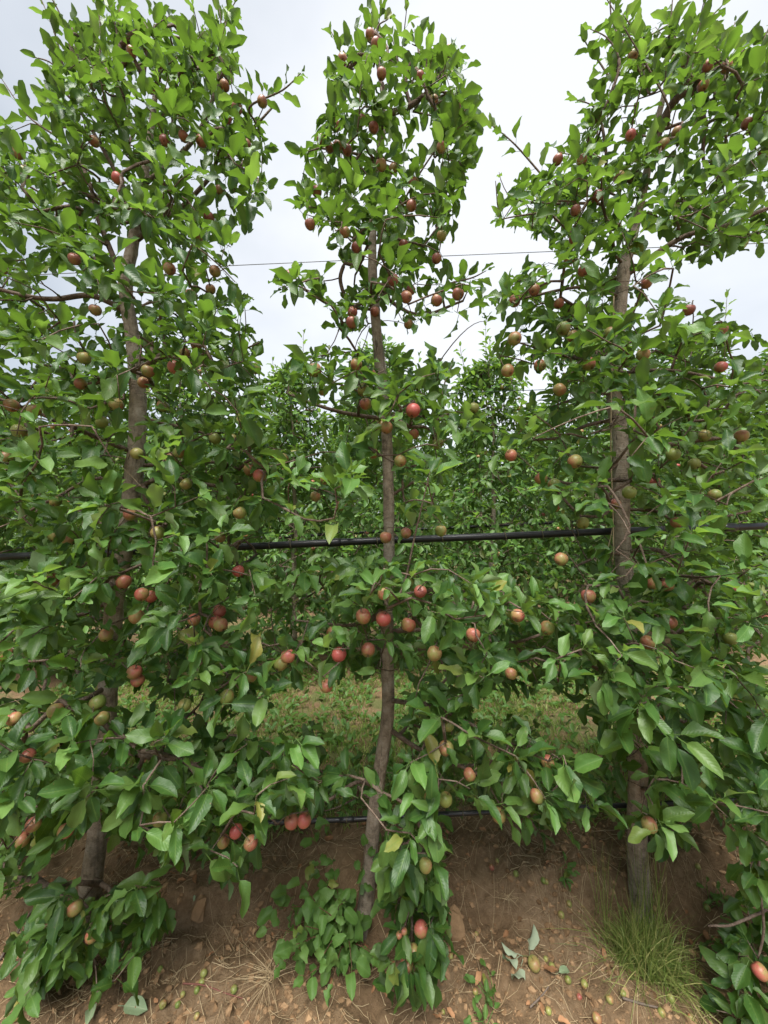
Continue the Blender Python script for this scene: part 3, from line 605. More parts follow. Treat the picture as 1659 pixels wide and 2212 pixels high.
SHOOTS = {'left': [([(205,190),(218,80),(205,-30)],1.4,.5),([(150,200),(115,140),(70,122)],1.4,.4),([(130,300),(60,250),(0,165)],1.35,.5),([(470,170),(478,70),(468,-30)],1.35,.5),([(540,230),(610,195),(650,158)],1.4,.4),([(145,190),(128,120)],1.45,.4),([(330,120),(345,50),(330,20)],1.45,.5),([(400,160),(420,90),(415,60)],1.4,.5),([(260,110),(245,30),(240,0)],1.5,.4),([(20,480),(-20,420)],1.4,.3),([(520,1120),(530,1060),(545,1020)],1.35,.9)],
          'right': [([(1440,220),(1375,105),(1300,-20)],1.35,.5),([(1440,170),(1448,60),(1455,-30)],1.4,.5),([(1480,150),(1500,80),(1590,-20)],1.35,.5),([(1310,340),(1290,240),(1238,212)],1.4,.5),([(1190,400),(1115,315),(1065,272)],1.4,.5),([(1590,210),(1640,110),(1660,60)],1.3,.4),([(1640,520),(1600,480),(1660,400)],1.3,.4),([(1290,300),(1300,200),(1330,130)],1.45,.4),([(1400,200),(1380,90),(1345,30)],1.45,.4)],
          'centre': [([(940,340),(1000,245),(1028,215)],1.4,.5),([(950,190),(975,120),(990,108)],1.4,.4),([(808,120),(815,60),(838,42)],1.45,.5),([(780,130),(770,80),(775,62)],1.45,.4),([(868,1275),(900,1140),(930,1015)],1.12,1.3),([(890,180),(905,110),(890,95)],1.45,.5),([(880,420),(960,300),(1020,270)],1.45,.4),([(960,620),(1020,600),(1050,585)],1.4,.3),([(950,900),(960,830),(975,790)],1.35,.6)],
          'edge': []}
def crown_half(py): return 0.26 + 0.26 * min(1.0, max(0.0, (py - 60) / 700.0))

apple_spots = []
trees = {}
for key in ('left', 'centre', 'right', 'edge'):
    pts, rp = TR[key]; w3 = [P(x, y, 1.5) for x, y in pts]; tr = smooth_path(w3, 5)
    rr = np.interp(np.linspace(0, 1, len(tr)), np.linspace(0, 1, len(rp)), np.array(rp) * 0.88 * 1.5 / F)
    S = Skel(tr, rr)
    for pl, Y1, r0, r1 in LIMB[key]:
        n = len(pl); S.limb([P(x, y, 1.5 + (Y1 - 1.5) * min(1, 1.6 * i / (n - 1))) for i, (x, y) in enumerate(pl)], r0 * Y1 / F, r1 * Y1 / F)
    # spots for leaf clusters
    cand = []
    for poly, dens in POLY[key]:
        pa = np.array(poly, float); lo, hi = pa.min(0), pa.max(0); x, y = pa.T; area = 0.5 * abs(np.dot(x, np.roll(y, 1)) - np.dot(y, np.roll(x, 1)))
        n = int(area * dens * (2.15 if pa[:, 1].min() < 600 else 2.7)); got = 0
        while got < n:
            q = lo + rng.random((n, 2)) * (hi - lo); q = q[inpoly(q, poly)]
            for a in q:
                if got >= n: break
                if vnoise(a[0] / 75 + len(key) * 7, a[1] / 75, 51) < 0.40 and rng.random() < .72: got += 0.35; continue
                h = crown_half(a[1]); Y = 1.5 + h * (rng.random() * 2 - 1.15)
                if key == 'edge': Y = rng.uniform(1.02, 1.35)
                if a[1] > 1880: Y = rng.uniform(1.12, 1.42)
                p = P(a[0], a[1], Y)
                if cand and np.min(np.linalg.norm(np.array([c[0] for c in cand]) - p, axis=1)) < 0.06 and rng.random() < .9:
                    got += 0.12; continue
                cand.append((p, None)); got += 1
    spots = []
    for (px, py) in APPLES[key]:
        h = crown_half(py); Y = 1.5 - h * rng.uniform(0.35, 0.8)
        if py > 1200: Y = rng.uniform(1.04, 1.16)
        if key == 'left' and 560 < px < 760 and 950 < py < 1100: Y = 1.5
        if py > 1880: Y = 1.15
        a = P(px, py, Y); big_ = (px, py) in ((732, 1414), (795, 1404), (785, 1332), (828, 1337), (882, 1350), (892, 887)); small_ = (px, py) in ((873, 2012), (862, 2020)); rad = rng.uniform(0.0180, 0.0215) if py > 700 else rng.uniform(0.0160, 0.0185)
        rad = 0.0225 if big_ else rad if not small_ else 0.010
        v = RED.get((px, py), 0); blush = float(np.clip(0.40 + 0.34 * v + rng.normal(0, 0.10), 0.0, 1.0)) if v else float(rng.uniform(0.18, 0.62))
        if v < 0: blush = max(0, 0.22 + 0.22 * v)
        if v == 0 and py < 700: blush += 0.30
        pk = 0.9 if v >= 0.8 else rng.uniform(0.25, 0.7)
        if v == 0 and py < 740: pk = rng.uniform(0, .15)  # duller, darker red on high fruit: backlit dimness put into the skin colour
        up = unit(np.array([rng.normal(0, .5), rng.normal(0.15, .5), 0.75])); stem = a + up * rad * 1.6
        spots.append((a, rad, blush, pk, up, (px, py))); cand.append((stem, 'fruit'))
        rp_ = rad * F / Y
        CLEAR.append((px, py, px, py + 1, rp_ * (1.0 if v == 0 else 1.35 if v < .5 else 1.75), Y + 0.01, (.25 if rng.random() < .65 else .85) if v == 0 else .97 if v < .5 else 1.0))
    D = [np.min(np.linalg.norm(tr - c[0], axis=1)) for c in cand]
    for i in np.argsort(D):
        p, kind = cand[i]; py = proj(p)[1]
        droop = 0.05 + 0.42 * min(1, max(0, (py - 1150) / 700)); size = 0.066 if py < 700 else 0.069 if py < 1500 else 0.075
        ids = S.twig(p, 0.12 if py < 1000 else 0.05)
        S.rosette(ids, int(rng.integers(6, 10)) if kind is None else int(rng.integers(3, 6)), droop, size * rng.uniform(.85, 1.1), 0.42 if 900 < py < 1420 else 0.13)
    top = {'left': (110, 540), 'centre': (740, 980), 'right': (1320, 1680)}.get(key)
    for k in range(11 if top else 0):
        x = rng.uniform(*top); y = rng.uniform(90, 210); Y1 = rng.uniform(1.3, 1.6); a = P(x, y, Y1); L = rng.uniform(.16, .34) * (0.7 if key == 'centre' else 1); lean = (x - sum(top) / 2) / 400 * .5 + rng.normal(0, .15)
        S.shoot([a, a + np.array([lean * L * .4, rng.normal(0, .03), L * .55]), a + np.array([lean * L, rng.normal(0, .05), L])], size=0.058, gap=0.03, young=.4)
    for pl, Y1, yg in SHOOTS[key]: S.shoot([P(x, y, Y1) for x, y in pl], size=0.082 if key == 'centre' and pl[0][1] > 1200 else 0.060, gap=0.028, young=yg)
    trees[key] = (S, spots)

CL = np.array(CLEAR)
def cleared(lv):
    """chance-based removal of leaves that would cover what the photograph shows"""
    kill = np.zeros(len(lv.p), bool)
    for t, c in ((0.5, 0), (0.85, 0), (0.85, .17), (0.85, -.17), (1.15, 0)):
        q = lv.pts(t, c); pp = proj(q)
        for x0, y0, x1, y1, hw, Y, pr in CL:
            d = np.array([x1 - x0, y1 - y0]); L2 = d @ d; r = pp - (x0, y0)
            k = np.clip((r @ d) / L2, 0, 1); dist = np.linalg.norm(r - k[:, None] * d, axis=1)
            kill |= (dist < hw) & (q[:, 1] < Y) & (lv.rnd < pr)
    return kill
for key, (S, spots) in trees.items():
    lv = S.lv; lv.freeze(); n = len(lv.p); lv.rnd = rng.random(n)
    pp = proj(lv.pts(0.85)); ins = np.zeros(n, bool)
    for poly, _ in POLY[key]: ins |= inpoly(pp, poly)
    ex = np.zeros(n, bool); ex[list(S.shoots)] = True
    gl = lv.pts(1.1); low = gl[:, 2] < gz(gl[:, 0], gl[:, 1]) + 0.015
    keep = (ins | ex | (rng.random(n) < 0.12)) & ~cleared(lv) & ~low
    # nothing pokes through the pipes
    lv.keep(keep); S.finish()

# which leaves show largest: a coarse depth buffer over all front trees
CELL = 11; GW, GH = 1659 // CELL + 1, 2212 // CELL + 1
buf = {}
for key, (S, _) in trees.items():
    lv = S.lv
    for t in (0.4, 0.55, 0.7, 0.85, 1.0, 1.15):
        for c in (-0.15, 0.0, 0.15):
            if t > 1 and c: continue
            q = lv.pts(t, c); pp = proj(q); ij = np.floor(pp / CELL).astype(int); ok = (ij >= 0).all(1) & (ij[:, 0] < GW) & (ij[:, 1] < GH)
            for i in np.nonzero(ok)[0]:
                k = (ij[i, 0], ij[i, 1]); y = q[i, 1]
                if k not in buf or y < buf[k][0]: buf[k] = (y, key, i)
vis = {k: np.zeros(len(S.lv.p)) for k, (S, _) in trees.items()}
for y, key, i in buf.values(): vis[key][i] += 1

INFO = {'left': 'tall leafy apple tree at the left with a bare arched limb over the sky gap',
        'centre': 'slender apple tree in the middle with a straight bare trunk above the black pipe',
        'right': 'leafy apple tree at the right with twine by its trunk and grass at its foot',
        'edge': 'apple tree beyond the right edge, its low branch hanging in with one red apple'}
for key, (S, spots) in trees.items():
    base = S.pos[0]; off = np.array([base[0], base[1], float(gz(base[0], base[1]))])
    root = tag(link('apple_tree', None, loc=off), INFO[key], 'apple tree', 'apple trees in the front row')
    S.build(root, off, merge_small=1)
    order = np.argsort(-vis[key])[:300]; order = order[vis[key][order] > 0]
    S.lv.objects(order, root, off, (ME_LEAF, ME_YOUNG))
    rest = np.ones(len(S.lv.p), bool); rest[order] = False
    if rest.any(): tag(link('foliage', S.lv.mesh('foliage', HI, [LEAF, YOUNG_BRIGHT], off, rest), root), kind='stuff')
    for a, rad, blush, pk, up, pq in spots:
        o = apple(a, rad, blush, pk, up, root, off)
        if pq in LAB: o['label'] = LAB[pq]

# ---------------------------------------------------------------- trees of the rows behind
def generic_tree(seed, H=3.35, nclus=820, size=0.088, hi=False):
    r = np.random.default_rng(seed)
    z = np.linspace(-0.08, H, 34); wob = np.cumsum(r.normal(0, 0.010, (34, 2)), 0); wob -= wob[0]
    S = Skel(np.column_stack([wob, z]), np.interp(z, [0, 0.3, 1.5, 2.6, H], [0.036, 0.03, 0.025, 0.013, 0.003]))
    cand = []
    while len(cand) < nclus:
        zz = r.uniform(0.22, H) ; R = np.interp(zz, [0.3, 0.7, 1.3, 2.2, 3.0, H], [0.40, 0.68, 0.70, 0.55, 0.40, 0.14])
        a = r.uniform(0, 2 * PI); q = R * math.sqrt(r.uniform(0.02, 1)) * (0.75 + 0.5 * vnoise(a * 1.3, zz * 3, seed))
        i = np.argmin(np.abs(z - zz)); cand.append(np.array([wob[i, 0] + q * math.cos(a), wob[i, 1] + q * math.sin(a), zz]))
    cand.sort(key=lambda p: math.hypot(p[0], p[1]))
    for p in cand:
        ids = S.twig(p, 0.08); S.rosette(ids, int(r.integers(4, 7)), 0.10 + 0.35 * (p[2] < 1.6), size * r.uniform(.85, 1.2), 0.45)  # large share of pale leaves: brighter light put into the leaf colour
    for k in range(7):
        a = r.uniform(0, 6.28); q = r.uniform(0.05, 0.3); zt = r.uniform(2.6, 3.2); v = np.array([math.cos(a), math.sin(a), 0])
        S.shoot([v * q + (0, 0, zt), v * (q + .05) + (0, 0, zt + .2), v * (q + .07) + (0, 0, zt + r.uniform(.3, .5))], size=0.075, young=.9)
    S.lv.freeze(); S.finish(); S.r = S.r; return S
protos = []
for k in range(3):
    S = generic_tree(40 + k)
    root = link('apple_tree', None); zero = np.zeros(3); S.build(root, zero, sides=(8, 5, 3), merge_small=6)
    # the camera side (-Y) shows: its outermost leaves are single parts
    sc_ = -S.lv.pts(0.8)[:, 1] + 0.15 * rng.random(len(S.lv.p)); order = np.argsort(-sc_)[:300]
    S.lv.objects(order, root, zero, (ME_LOW, [m for m in leaf_meshes(LO, YOUNG_BRIGHT)]))
    rest = np.ones(len(S.lv.p), bool); rest[order] = False
    tag(link('foliage', S.lv.mesh('foliage', LO, [LEAF, YOUNG_BRIGHT], zero, rest), root), kind='stuff')
    tips = [i for i in range(S.ntrunk, len(S.pos)) if i not in set(S.par)]
    for i in rng.choice(tips, 26, replace=False):
        p = S.pos[i]; o = apple(p + (0, -0.03, -0.025), 0.019, float(rng.uniform(.3, .85)), float(rng.uniform(0, .8)), (rng.normal(0, .4), rng.normal(0, .4), 1), root, detail=False)
    # the same tree, all of its leaves in one part, for the farther rows
    far = link('apple_tree', None); tr_ = [c for c in root.children if c.name.startswith('trunk')][0]
    link('trunk', tr_.data, far); tag(link('foliage', S.lv.mesh('foliage', LO, [LEAF, YOUNG_BRIGHT], zero, np.ones(len(S.lv.p), bool)), far), kind='stuff')
    protos.append([root, far, False, False])

def copy_tree(o, parent=None):
    c = o.copy(); COL.objects.link(c)
    if parent is not None: c.parent = parent
    for ch in o.children: copy_tree(ch, c)
    return c
def place(kind, x, y, rz, sc, label, group, which):
    pr = protos[which]
    if not pr[2 + kind]: o = pr[kind]; pr[2 + kind] = True
    else: o = copy_tree(pr[kind])
    o.location = (x, y, float(gz(x, y))); o.rotation_euler = (0, 0, rz); o.scale = (1, 1, sc)
    return tag(o, label, 'apple tree', group)
row2x = {-4.35: 'second row apple tree at the far left edge', -3.2: 'second row apple tree behind the left side of the left tree', -2.15: 'second row apple tree behind the right side of the left tree', -0.93: 'second row apple tree in the gap left of the centre tree, its trunk showing', 0.05: 'second row apple tree straight behind the centre trunk',
         1.13: 'second row apple tree with upright pale shoots, seen right of the centre tree', 2.2: 'second row apple tree behind the left side of the right tree', 3.29: 'second row apple tree whose dark trunk foot shows below the right tree', 4.4: 'second row apple tree at the right edge against the sky'}
for i, (x, lb) in enumerate(row2x.items()):
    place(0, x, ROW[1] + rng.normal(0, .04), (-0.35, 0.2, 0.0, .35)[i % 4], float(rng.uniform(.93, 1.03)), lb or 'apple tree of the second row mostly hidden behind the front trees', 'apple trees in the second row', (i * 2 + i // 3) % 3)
far_label = {2: 'apple tree of the third row, a dense green mass between nearer trees', 3: 'apple tree of the fourth row glimpsed far behind the nearer rows', 4: 'apple tree of the fifth row glimpsed as distant leaves'}
far_group = {2: 'apple trees in the third row', 3: 'apple trees in the fourth row', 4: 'apple trees in the fifth row'}
for r_ in (2, 3, 4):
    Y = ROW[r_]; half = Y * 1.05 + 0.4; x = -half
    while x < half:
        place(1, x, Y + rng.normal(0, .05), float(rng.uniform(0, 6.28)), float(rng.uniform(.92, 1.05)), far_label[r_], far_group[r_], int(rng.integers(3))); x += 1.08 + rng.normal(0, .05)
for x, lb in ((-2.25, 'apple tree standing just outside the left edge of the photo'),):
    place(1, x, 1.5, 1.0, 1.03, lb, 'apple trees in the front row', 0)

# ---------------------------------------------------------------- irrigation pipes, wires, twine
def line3(pts, Y): return smooth_path([P(x, y, Y) for x, y in pts], 6)
def pipe(name, pts, Y, rad, label, cat, ties, group=None, joints=()):
    pp = line3(pts, Y); c = pp[len(pp) // 2]; root = tag(link(name, None, loc=c), label, cat, group)
    mb = MB(); mb.tube(pp, [rad] * len(pp), 14); link('pipe', mb.mesh('pipe', PIPE, c), root)
    for x in joints:
        i = np.argmin(np.abs(proj(pp)[:, 0] - x)); p = pp[i]; t = unit(pp[min(i + 1, len(pp) - 1)] - pp[i - 1]); mb = MB()
        mb.tube([p - t * .03, p - t * .012, p + t * .012, p + t * .03], [rad * 1.12, rad * 1.2, rad * 1.2, rad * 1.12], 12); link('coupling', mb.mesh('coupling', PIPE, c), root)
    for x in ties:
        k = (x - proj(pp)[0, 0]); i = np.argmin(np.abs(proj(pp)[:, 0] - x)); p = pp[i]; mb = MB()
        a = np.linspace(0, 2 * PI, 14); mb.tube([p + np.array([0.002 * math.sin(q * 2), math.cos(q) * (rad + .0018), math.sin(q) * (rad + .0018)]) for q in a], [0.0021] * 14, 5)
        mb.tube([p + (0, 0, rad), p + (0.004, -0.004, rad + .012), p + (-0.004, 0, rad + .02)], [0.0014] * 3, 4)
        link('tie_wire', mb.mesh('tie_wire', TIE, c), root)
    return root
sl = -0.0395
pipe('irrigation_pipe', [(-900, 1240), (0, 1203), (300, 1191), (540, 1180.5), (815, 1168), (1090, 1158), (1330, 1147.5), (1659, 1136), (2500, 1100)], 1.57, 0.0152, 'thick black irrigation pipe running level behind the front trunks at chest height', 'pipe', (575, 640, 812, 1258, 950, 1090, 1180, 260, 1400), joints=(1610, 700))
pipe('drip_line', [(-900, 1838), (0, 1802), (320, 1787), (640, 1775), (800, 1768), (1000, 1757), (1430, 1736), (2500, 1690)], 1.56, 0.0092, 'thin black drip line low behind the trunks above the bare soil', 'drip line', (575, 640, 700, 760, 990), joints=(740, 970))
pipe('irrigation_pipe', [(-700, 1215), (540, 1163), (740, 1152), (1240, 1127), (2400, 1075)], ROW[1] + 0.05, 0.016, 'black irrigation pipe of the second row seen above the nearer pipe', 'pipe', (745, 1240))
def wire(pts, Y, rad, mat, label, name='trellis_wire', group='trellis wires'):
    pp = line3(pts, Y); c = pp[len(pp) // 2]; mb = MB(); mb.tube(pp, [rad] * len(pp), 6)
    return tag(link(name, mb.mesh(name, mat, c), loc=c), label, 'wire', group)
wire([(-900, 636), (0, 597), (560, 571), (1100, 547), (1659, 525), (2500, 488)], 1.53, 0.0015, WIRE, 'thin grey trellis wire crossing the sky between the tree tops')
wire([(-900, 945), (450, 879), (1010, 848), (1300, 836), (2500, 775)], 1.53, 0.0013, GREENWIRE, 'thin dark green trellis wire crossing the crowns below the sky gap')
wire([(-700, 1520), (940, 1437), (1510, 1420), (2400, 1380)], ROW[1] + .03, 0.003, WIRE, 'pale low wire of the second row near its trunk feet')
def strand(pts, Y, rad, label, mat=TWINE, frayed=False):
    pp = line3(pts, Y); c = pp[0]; mb = MB(); mb.tube(pp, [rad] * len(pp), 6)
    if frayed:
        for k in range(5): mb.tube([pp[-1], pp[-1] + (rng.normal(0, .003), rng.normal(0, .003), -.012), pp[-1] + (rng.normal(0, .006), rng.normal(0, .006), -.026)], [rad * .4] * 3, 3)
    return tag(link('twine', mb.mesh('twine', mat, c), loc=c), label, 'twine', 'twine ties on the trees')
strand([(1326, 640), (1323, 760), (1320, 880), (1320, 1000), (1324, 1100), (1325, 1205)], 1.40, 0.0026, 'pale twine hanging straight down along the right tree trunk', frayed=True)
strand([(1323, 1140), (1318, 1165), (1304, 1215), (1289, 1268)], 1.405, 0.0018, 'loose end of pale twine slanting left below the pipe at the right trunk')
strand([(257, 1002), (290, 1035), (335, 1082)], 1.25, 0.0008, 'fine pale thread slanting across the left trunk')
strand([(392, 822), (386, 860), (380, 900)], 1.25, 0.0008, 'short fine thread hanging right of the left trunk')

# ---------------------------------------------------------------- sucker shoots at the foot of the centre tree
def shrub(name, base, tips, T, mat, label, cat, size, gap, mstem=SHOOT, shoot_r=0.0026):
    root = tag(link(name, None, loc=base), label, cat); lv = Leaves(); MEs = leaf_meshes(T, mat)
    for tip, bow in tips:
        tip = np.asarray(tip); mid = (base + tip) / 2 + np.array([0, 0, bow]) + rng.normal(0, .012, 3); pp = smooth_path([base + rng.normal(0, .012, 3) * (1, 1, 0), mid, tip], 8)
        mb = MB(); mb.tube(pp, np.linspace(shoot_r, 0.0011, len(pp)), 5); link('stem', mb.mesh('stem', mstem, base), root)
        L = np.r_[0, np.cumsum(np.linalg.norm(np.diff(pp, axis=0), axis=1))]; n = int(L[-1] / gap); ph = rng.uniform(0, 6.28)
        for k in range(max(1, n // 5), n + 1):
            q = L[-1] * k / n; p = np.array([np.interp(q, L, pp[:, j]) for j in range(3)]); i = min(max(1, np.searchsorted(L, q)), len(pp) - 1); a = unit(pp[i] - pp[i - 1])
            u = unit(np.cross(a, [.2, .9, .3])); v = np.cross(a, u); t = ph + 2.4 * k; th = math.radians(rng.uniform(50, 85) if k < n else 15)
            d = a * math.cos(th) + (u * math.cos(t) + v * math.sin(t)) * math.sin(th) + np.array([0, -0.15, -0.30])
            lv.add(p, d, np.array([0, -0.7, 0.8]) + rng.normal(0, .35, 3), size * rng.uniform(.65, 1.1))
    lv.freeze(); g = lv.pts(1.1); lv.keep(g[:, 2] > gz(g[:, 0], g[:, 1]) + .006)
    lv.objects(range(len(lv.p)), root, base, (MEs, MEs)); return root
b = on_ground(748, 2060)
shrub('sucker_shrub', b, [(P(x, y, Y), bo) for x, y, Y, bo in ((600, 1960, 1.36, .05), (625, 1925, 1.40, .05), (652, 1905, 1.33, .04), (690, 1885, 1.38, .04), (722, 1895, 1.42, .03), (662, 1760, 1.45, .03), (585, 2005, 1.32, .04), (625, 2070, 1.27, .05), (660, 2110, 1.22, .05), (720, 2115, 1.22, .05), (760, 2090, 1.24, .05), (790, 1830, 1.45, .02), (690, 1960, 1.28, .04), (660, 2000, 1.25, .04), (740, 1950, 1.3, .03), (640, 2040, 1.24, .04), (805, 2060, 1.28, .04), (700, 2060, 1.22, .05))],
      RND, SUCK, 'bushy light green sucker shoots at the foot of the centre trunk', 'shrub', 0.058, 0.030)
for (x, y, n, hgt, lab) in ((1057, 2165, 5, 0.05, 'small upright green weed seedling on the soil right of the centre tree'), (1222, 1905, 4, 0.06, 'small green sprout on the soil bank left of the grass tuft'), (1035, 2205, 3, .03, 'tiny green seedling at the very bottom of the photo'), (1540, 1960, 4, .08, 'leafy green weed on the bank right of the grass tuft')):
    b = on_ground(x, y); shrub('weed', b, [(b + np.array([rng.normal(0, .02), rng.normal(0, .015), hgt * rng.uniform(.7, 1.2)]), 0) for _ in range(n)], HI, SUCK, lab, 'weed', 0.036, 0.018, SUCK, .0012)

# ---------------------------------------------------------------- grass
def blades(n, posf, lenf, widf, leanf, mat, name, seg=3, tintf=None):
    V, Q, tn, k = [], [], [], 0
    for i in range(n):
        p = posf(i)
        if p is None: continue
        L, wd = lenf(i, p), widf(i); d, sag = leanf(i, p); d = unit(d); side = unit(np.cross(d, rng.normal(size=3)))
        for s in range(seg + 1):
            t = s / seg; c = p + d * L * t + np.array([0, 0, -sag * L * t * t]); hw = wd * (1 - t) ** 0.7 * .5 + 0.0001
            V += [c - side * hw, c + side * hw]
        for s in range(seg): a = k + 2 * s; Q.append((a, a + 1, a + 3, a + 2))
        k += 2 * (seg + 1); tn += [rng.random() if tintf is None else tintf(i)] * (2 * (seg + 1))
    return mesh_np(name, V, Q, mat, attrs={'tint': tn})
def alley_pos(i):
    for _ in range(20):
        x, y = rng.uniform(-3.2, 3.2), rng.uniform(1.74, 4.1)
        m = vnoise(x * 3.3, y * 3.3, 21) * 0.7 + vnoise(x * 9, y * 9, 22) * .3
        e = min((y - 1.70) / 0.18, (4.2 - y) / 0.5, 1)
        if m * e > 0.22 + 0.2 * rng.random(): return np.array([x, y, float(gz(x, y))])
    return None
gp = blades(38000, alley_pos, lambda i, p: rng.uniform(.03, .11), lambda i: rng.uniform(.003, .0065), lambda i, p: (np.array([rng.normal(0, .35), rng.normal(0, .35), 1]), rng.uniform(0, .5)), GRASS, 'grass')
tag(link('grass', gp), 'short pale green grass and weeds growing in the alley behind the front trees', 'grass', kind='stuff')
wl = Leaves()
for i in range(7000):
    p = alley_pos(i)
    if p is None: continue
    a = rng.uniform(0, 6.28); wl.add(p + (0, 0, rng.uniform(0.0, .05)), (math.cos(a), math.sin(a), rng.uniform(.2, 1.6)), (0, 0, 1) + rng.normal(0, .3, 3), rng.uniform(.025, .075), rng.random() < .6)
wl.freeze(); tag(link('alley_weeds', wl.mesh('alley_weeds', LO, [SUCK, YOUNG_BRIGHT], np.zeros(3), np.ones(len(wl.p), bool))), 'low broadleaf weeds mixed into the alley grass', 'weeds', kind='stuff')

tb = on_ground(1395, 2085)
def tuft_lean(i, p):
    a = rng.uniform(0, 6.28); e = abs(rng.normal(0, .95)) if i < 1500 else abs(rng.normal(0, .12)); return np.array([math.sin(e) * math.cos(a), math.sin(e) * math.sin(a), math.cos(e) + .15]), (rng.uniform(.2, .85) if i < 1500 else rng.uniform(0, .12))
root = tag(link('grass_tuft', None, loc=tb), 'bushy tuft of fine green grass at the foot of the right trunk', 'grass tuft')
def tpos(i): return np.array([rng.normal(0, .05), rng.normal(0, .035), 0.0])
link('blades', blades(1500, tpos, lambda i, p: rng.uniform(.10, .34), lambda i: rng.uniform(.0016, .0036), tuft_lean, TUFT, 'blades', 5), root)
def tpos2(i): return np.array([rng.choice([-.10, .05, .08]) + rng.normal(0, .02), rng.normal(0.10, .03), 0.05])
st = blades(60, tpos2, lambda i, p: rng.uniform(.22, .42), lambda i: rng.uniform(.0016, .0028), lambda i, p: (np.array([rng.normal(0, .09), rng.normal(0, .09), 1]), rng.uniform(0, .08)), TUFT, 'stalks', 5)
link('stalks', st, root)

# ---------------------------------------------------------------- things lying on the soil
def ico(seed, n=1):
    import bmesh
    bm = bmesh.new(); bmesh.ops.create_icosphere(bm, subdivisions=n, radius=1); V = np.array([v.co[:] for v in bm.verts]); T = np.array([[v.index for v in f.verts] for f in bm.faces]); bm.free()
    r = np.random.default_rng(seed); return V * (1 + r.uniform(-.36, .36, (len(V), 1))) * r.uniform(.7, 1.2, 3), T
ICO = [ico(i) for i in range(8)]
cm, ct = MB(), []
for i in range(20000):
    if rng.random() < .55: x, y = rng.uniform(-1.9, 1.9), rng.uniform(1.02, 1.55)
    else: x, y = rng.uniform(-2.2, 2.2), rng.uniform(1.4, 2.25)
    if vnoise(x * 4, y * 4, 31) < 0.28 + .35 * rng.random(): continue
    s_ = 0.0018 + 0.013 * rng.random() ** (7 if y < 1.5 else 4); V, T = ICO[int(rng.integers(8))]; a = rng.uniform(0, 6.28); c, s2 = math.cos(a), math.sin(a)
    R = np.array([[c, -s2, 0], [s2, c, 0], [0, 0, .8]]); cm.add(V @ R.T * s_ + (x, y, float(gz(x, y)) + s_ * .05), [], T); ct.append(np.full(len(V), rng.random()))
tag(link('soil_crumbs', cm.mesh('soil_crumbs', CLOD, smooth=False, attrs={'tint': np.concatenate(ct)})), 'loose brown crumbs of soil scattered over the bare ground', 'soil', kind='stuff')
def clod(px, py, rx, rz_, label, seed, tilt=0.0):
    p = on_ground(px, py); V, T = ico(seed, 2); V = np.sign(V) * np.abs(V) ** 0.75; me = mesh_np('soil_clod', V * (rx, rx * .6, rz_), None, CLOD, tris=T, smooth=False, attrs={'tint': np.full(len(V), .65)})
    o = tag(link('soil_clod', me, loc=p + (0, 0, rz_ * .45)), label, 'clod', 'large flat clods on the bank'); o.rotation_euler = (-.35, tilt, rng.uniform(-.3, .3))
clod(430, 1975, .026, .045, 'pale pointed clod of soil leaning on the bank between left and centre trees', 3, .15)
clod(985, 2015, .034, .055, 'broad flat clod of soil on the bank right of the centre tree', 5, -.25)

sm, stt = MB(), []
for i in range(1700):
    x, y = rng.uniform(-1.7, 1.9), rng.uniform(1.1, 2.0); z = float(gz(x, y)); a = rng.uniform(0, PI); L = rng.uniform(.03, .16); d = np.array([math.cos(a), math.sin(a), 0]); sd2 = np.array([-d[1], d[0], 0]) * rng.normal(0, .22)
    pp = [np.array([x, y, 0]) + d * L * t + sd2 * L * t * t for t in (-.5, -.25, 0, .25, .5)]
    for k, q in enumerate(pp): q[2] = float(gz(q[0], q[1])) + .003 + (0.012 * rng.random() if k in (0, 4) else 0)
    sm.tube(pp, [rng.uniform(.0005, .0014)] * 5, 3); stt.append(np.full(17, rng.random()))
tag(link('straw', sm.mesh('straw', STRAW, attrs={'tint': np.concatenate(stt)})), 'dry straw stems strewn over the bare soil', 'straw', kind='stuff')
def dry_tuft(px, py, n, L, label, dirx):
    p = on_ground(px, py)
    me = blades(n, lambda i: np.array([rng.normal(0, .012), rng.normal(0, .012), .004]), lambda i, q: L * rng.uniform(.4, 1), lambda i: rng.uniform(.001, .002), lambda i, q: (np.array([dirx + rng.normal(0, .7), rng.normal(-.1, .5), abs(rng.normal(.25, .2))]), rng.uniform(.1, .3)), STRAW, 'dry_grass', 4)
    tag(link('dry_grass', me, loc=p), label, 'dry grass', 'clumps of dead grass on the soil')
dry_tuft(585, 2110, 110, .17, 'pale dead grass clump in front of the sucker shoots', -.3)
dry_tuft(1095, 1935, 40, .10, 'small straw coloured dead grass clump on the bank', .2)
dry_tuft(370, 2120, 25, .10, 'thin dead grass at the foot of the low left branch', 0)

litter = Leaves()
for i in range(320):
    x, y = rng.uniform(-1.9, 2.2), rng.uniform(1.15, 2.5); a = rng.uniform(0, 6.28)
    litter.add((x, y, float(gz(x, y)) + .006), (math.cos(a), math.sin(a), .12), (0, 0, 1) + rng.normal(0, .45, 3), rng.uniform(.018, .045))
litter.freeze(); tag(link('leaf_litter', litter.mesh('leaf_litter', HI, [LITTER, LITTER], np.zeros(3), np.ones(len(litter.p), bool))), 'brown and orange dead leaf scraps on the soil', 'leaf litter', kind='stuff')

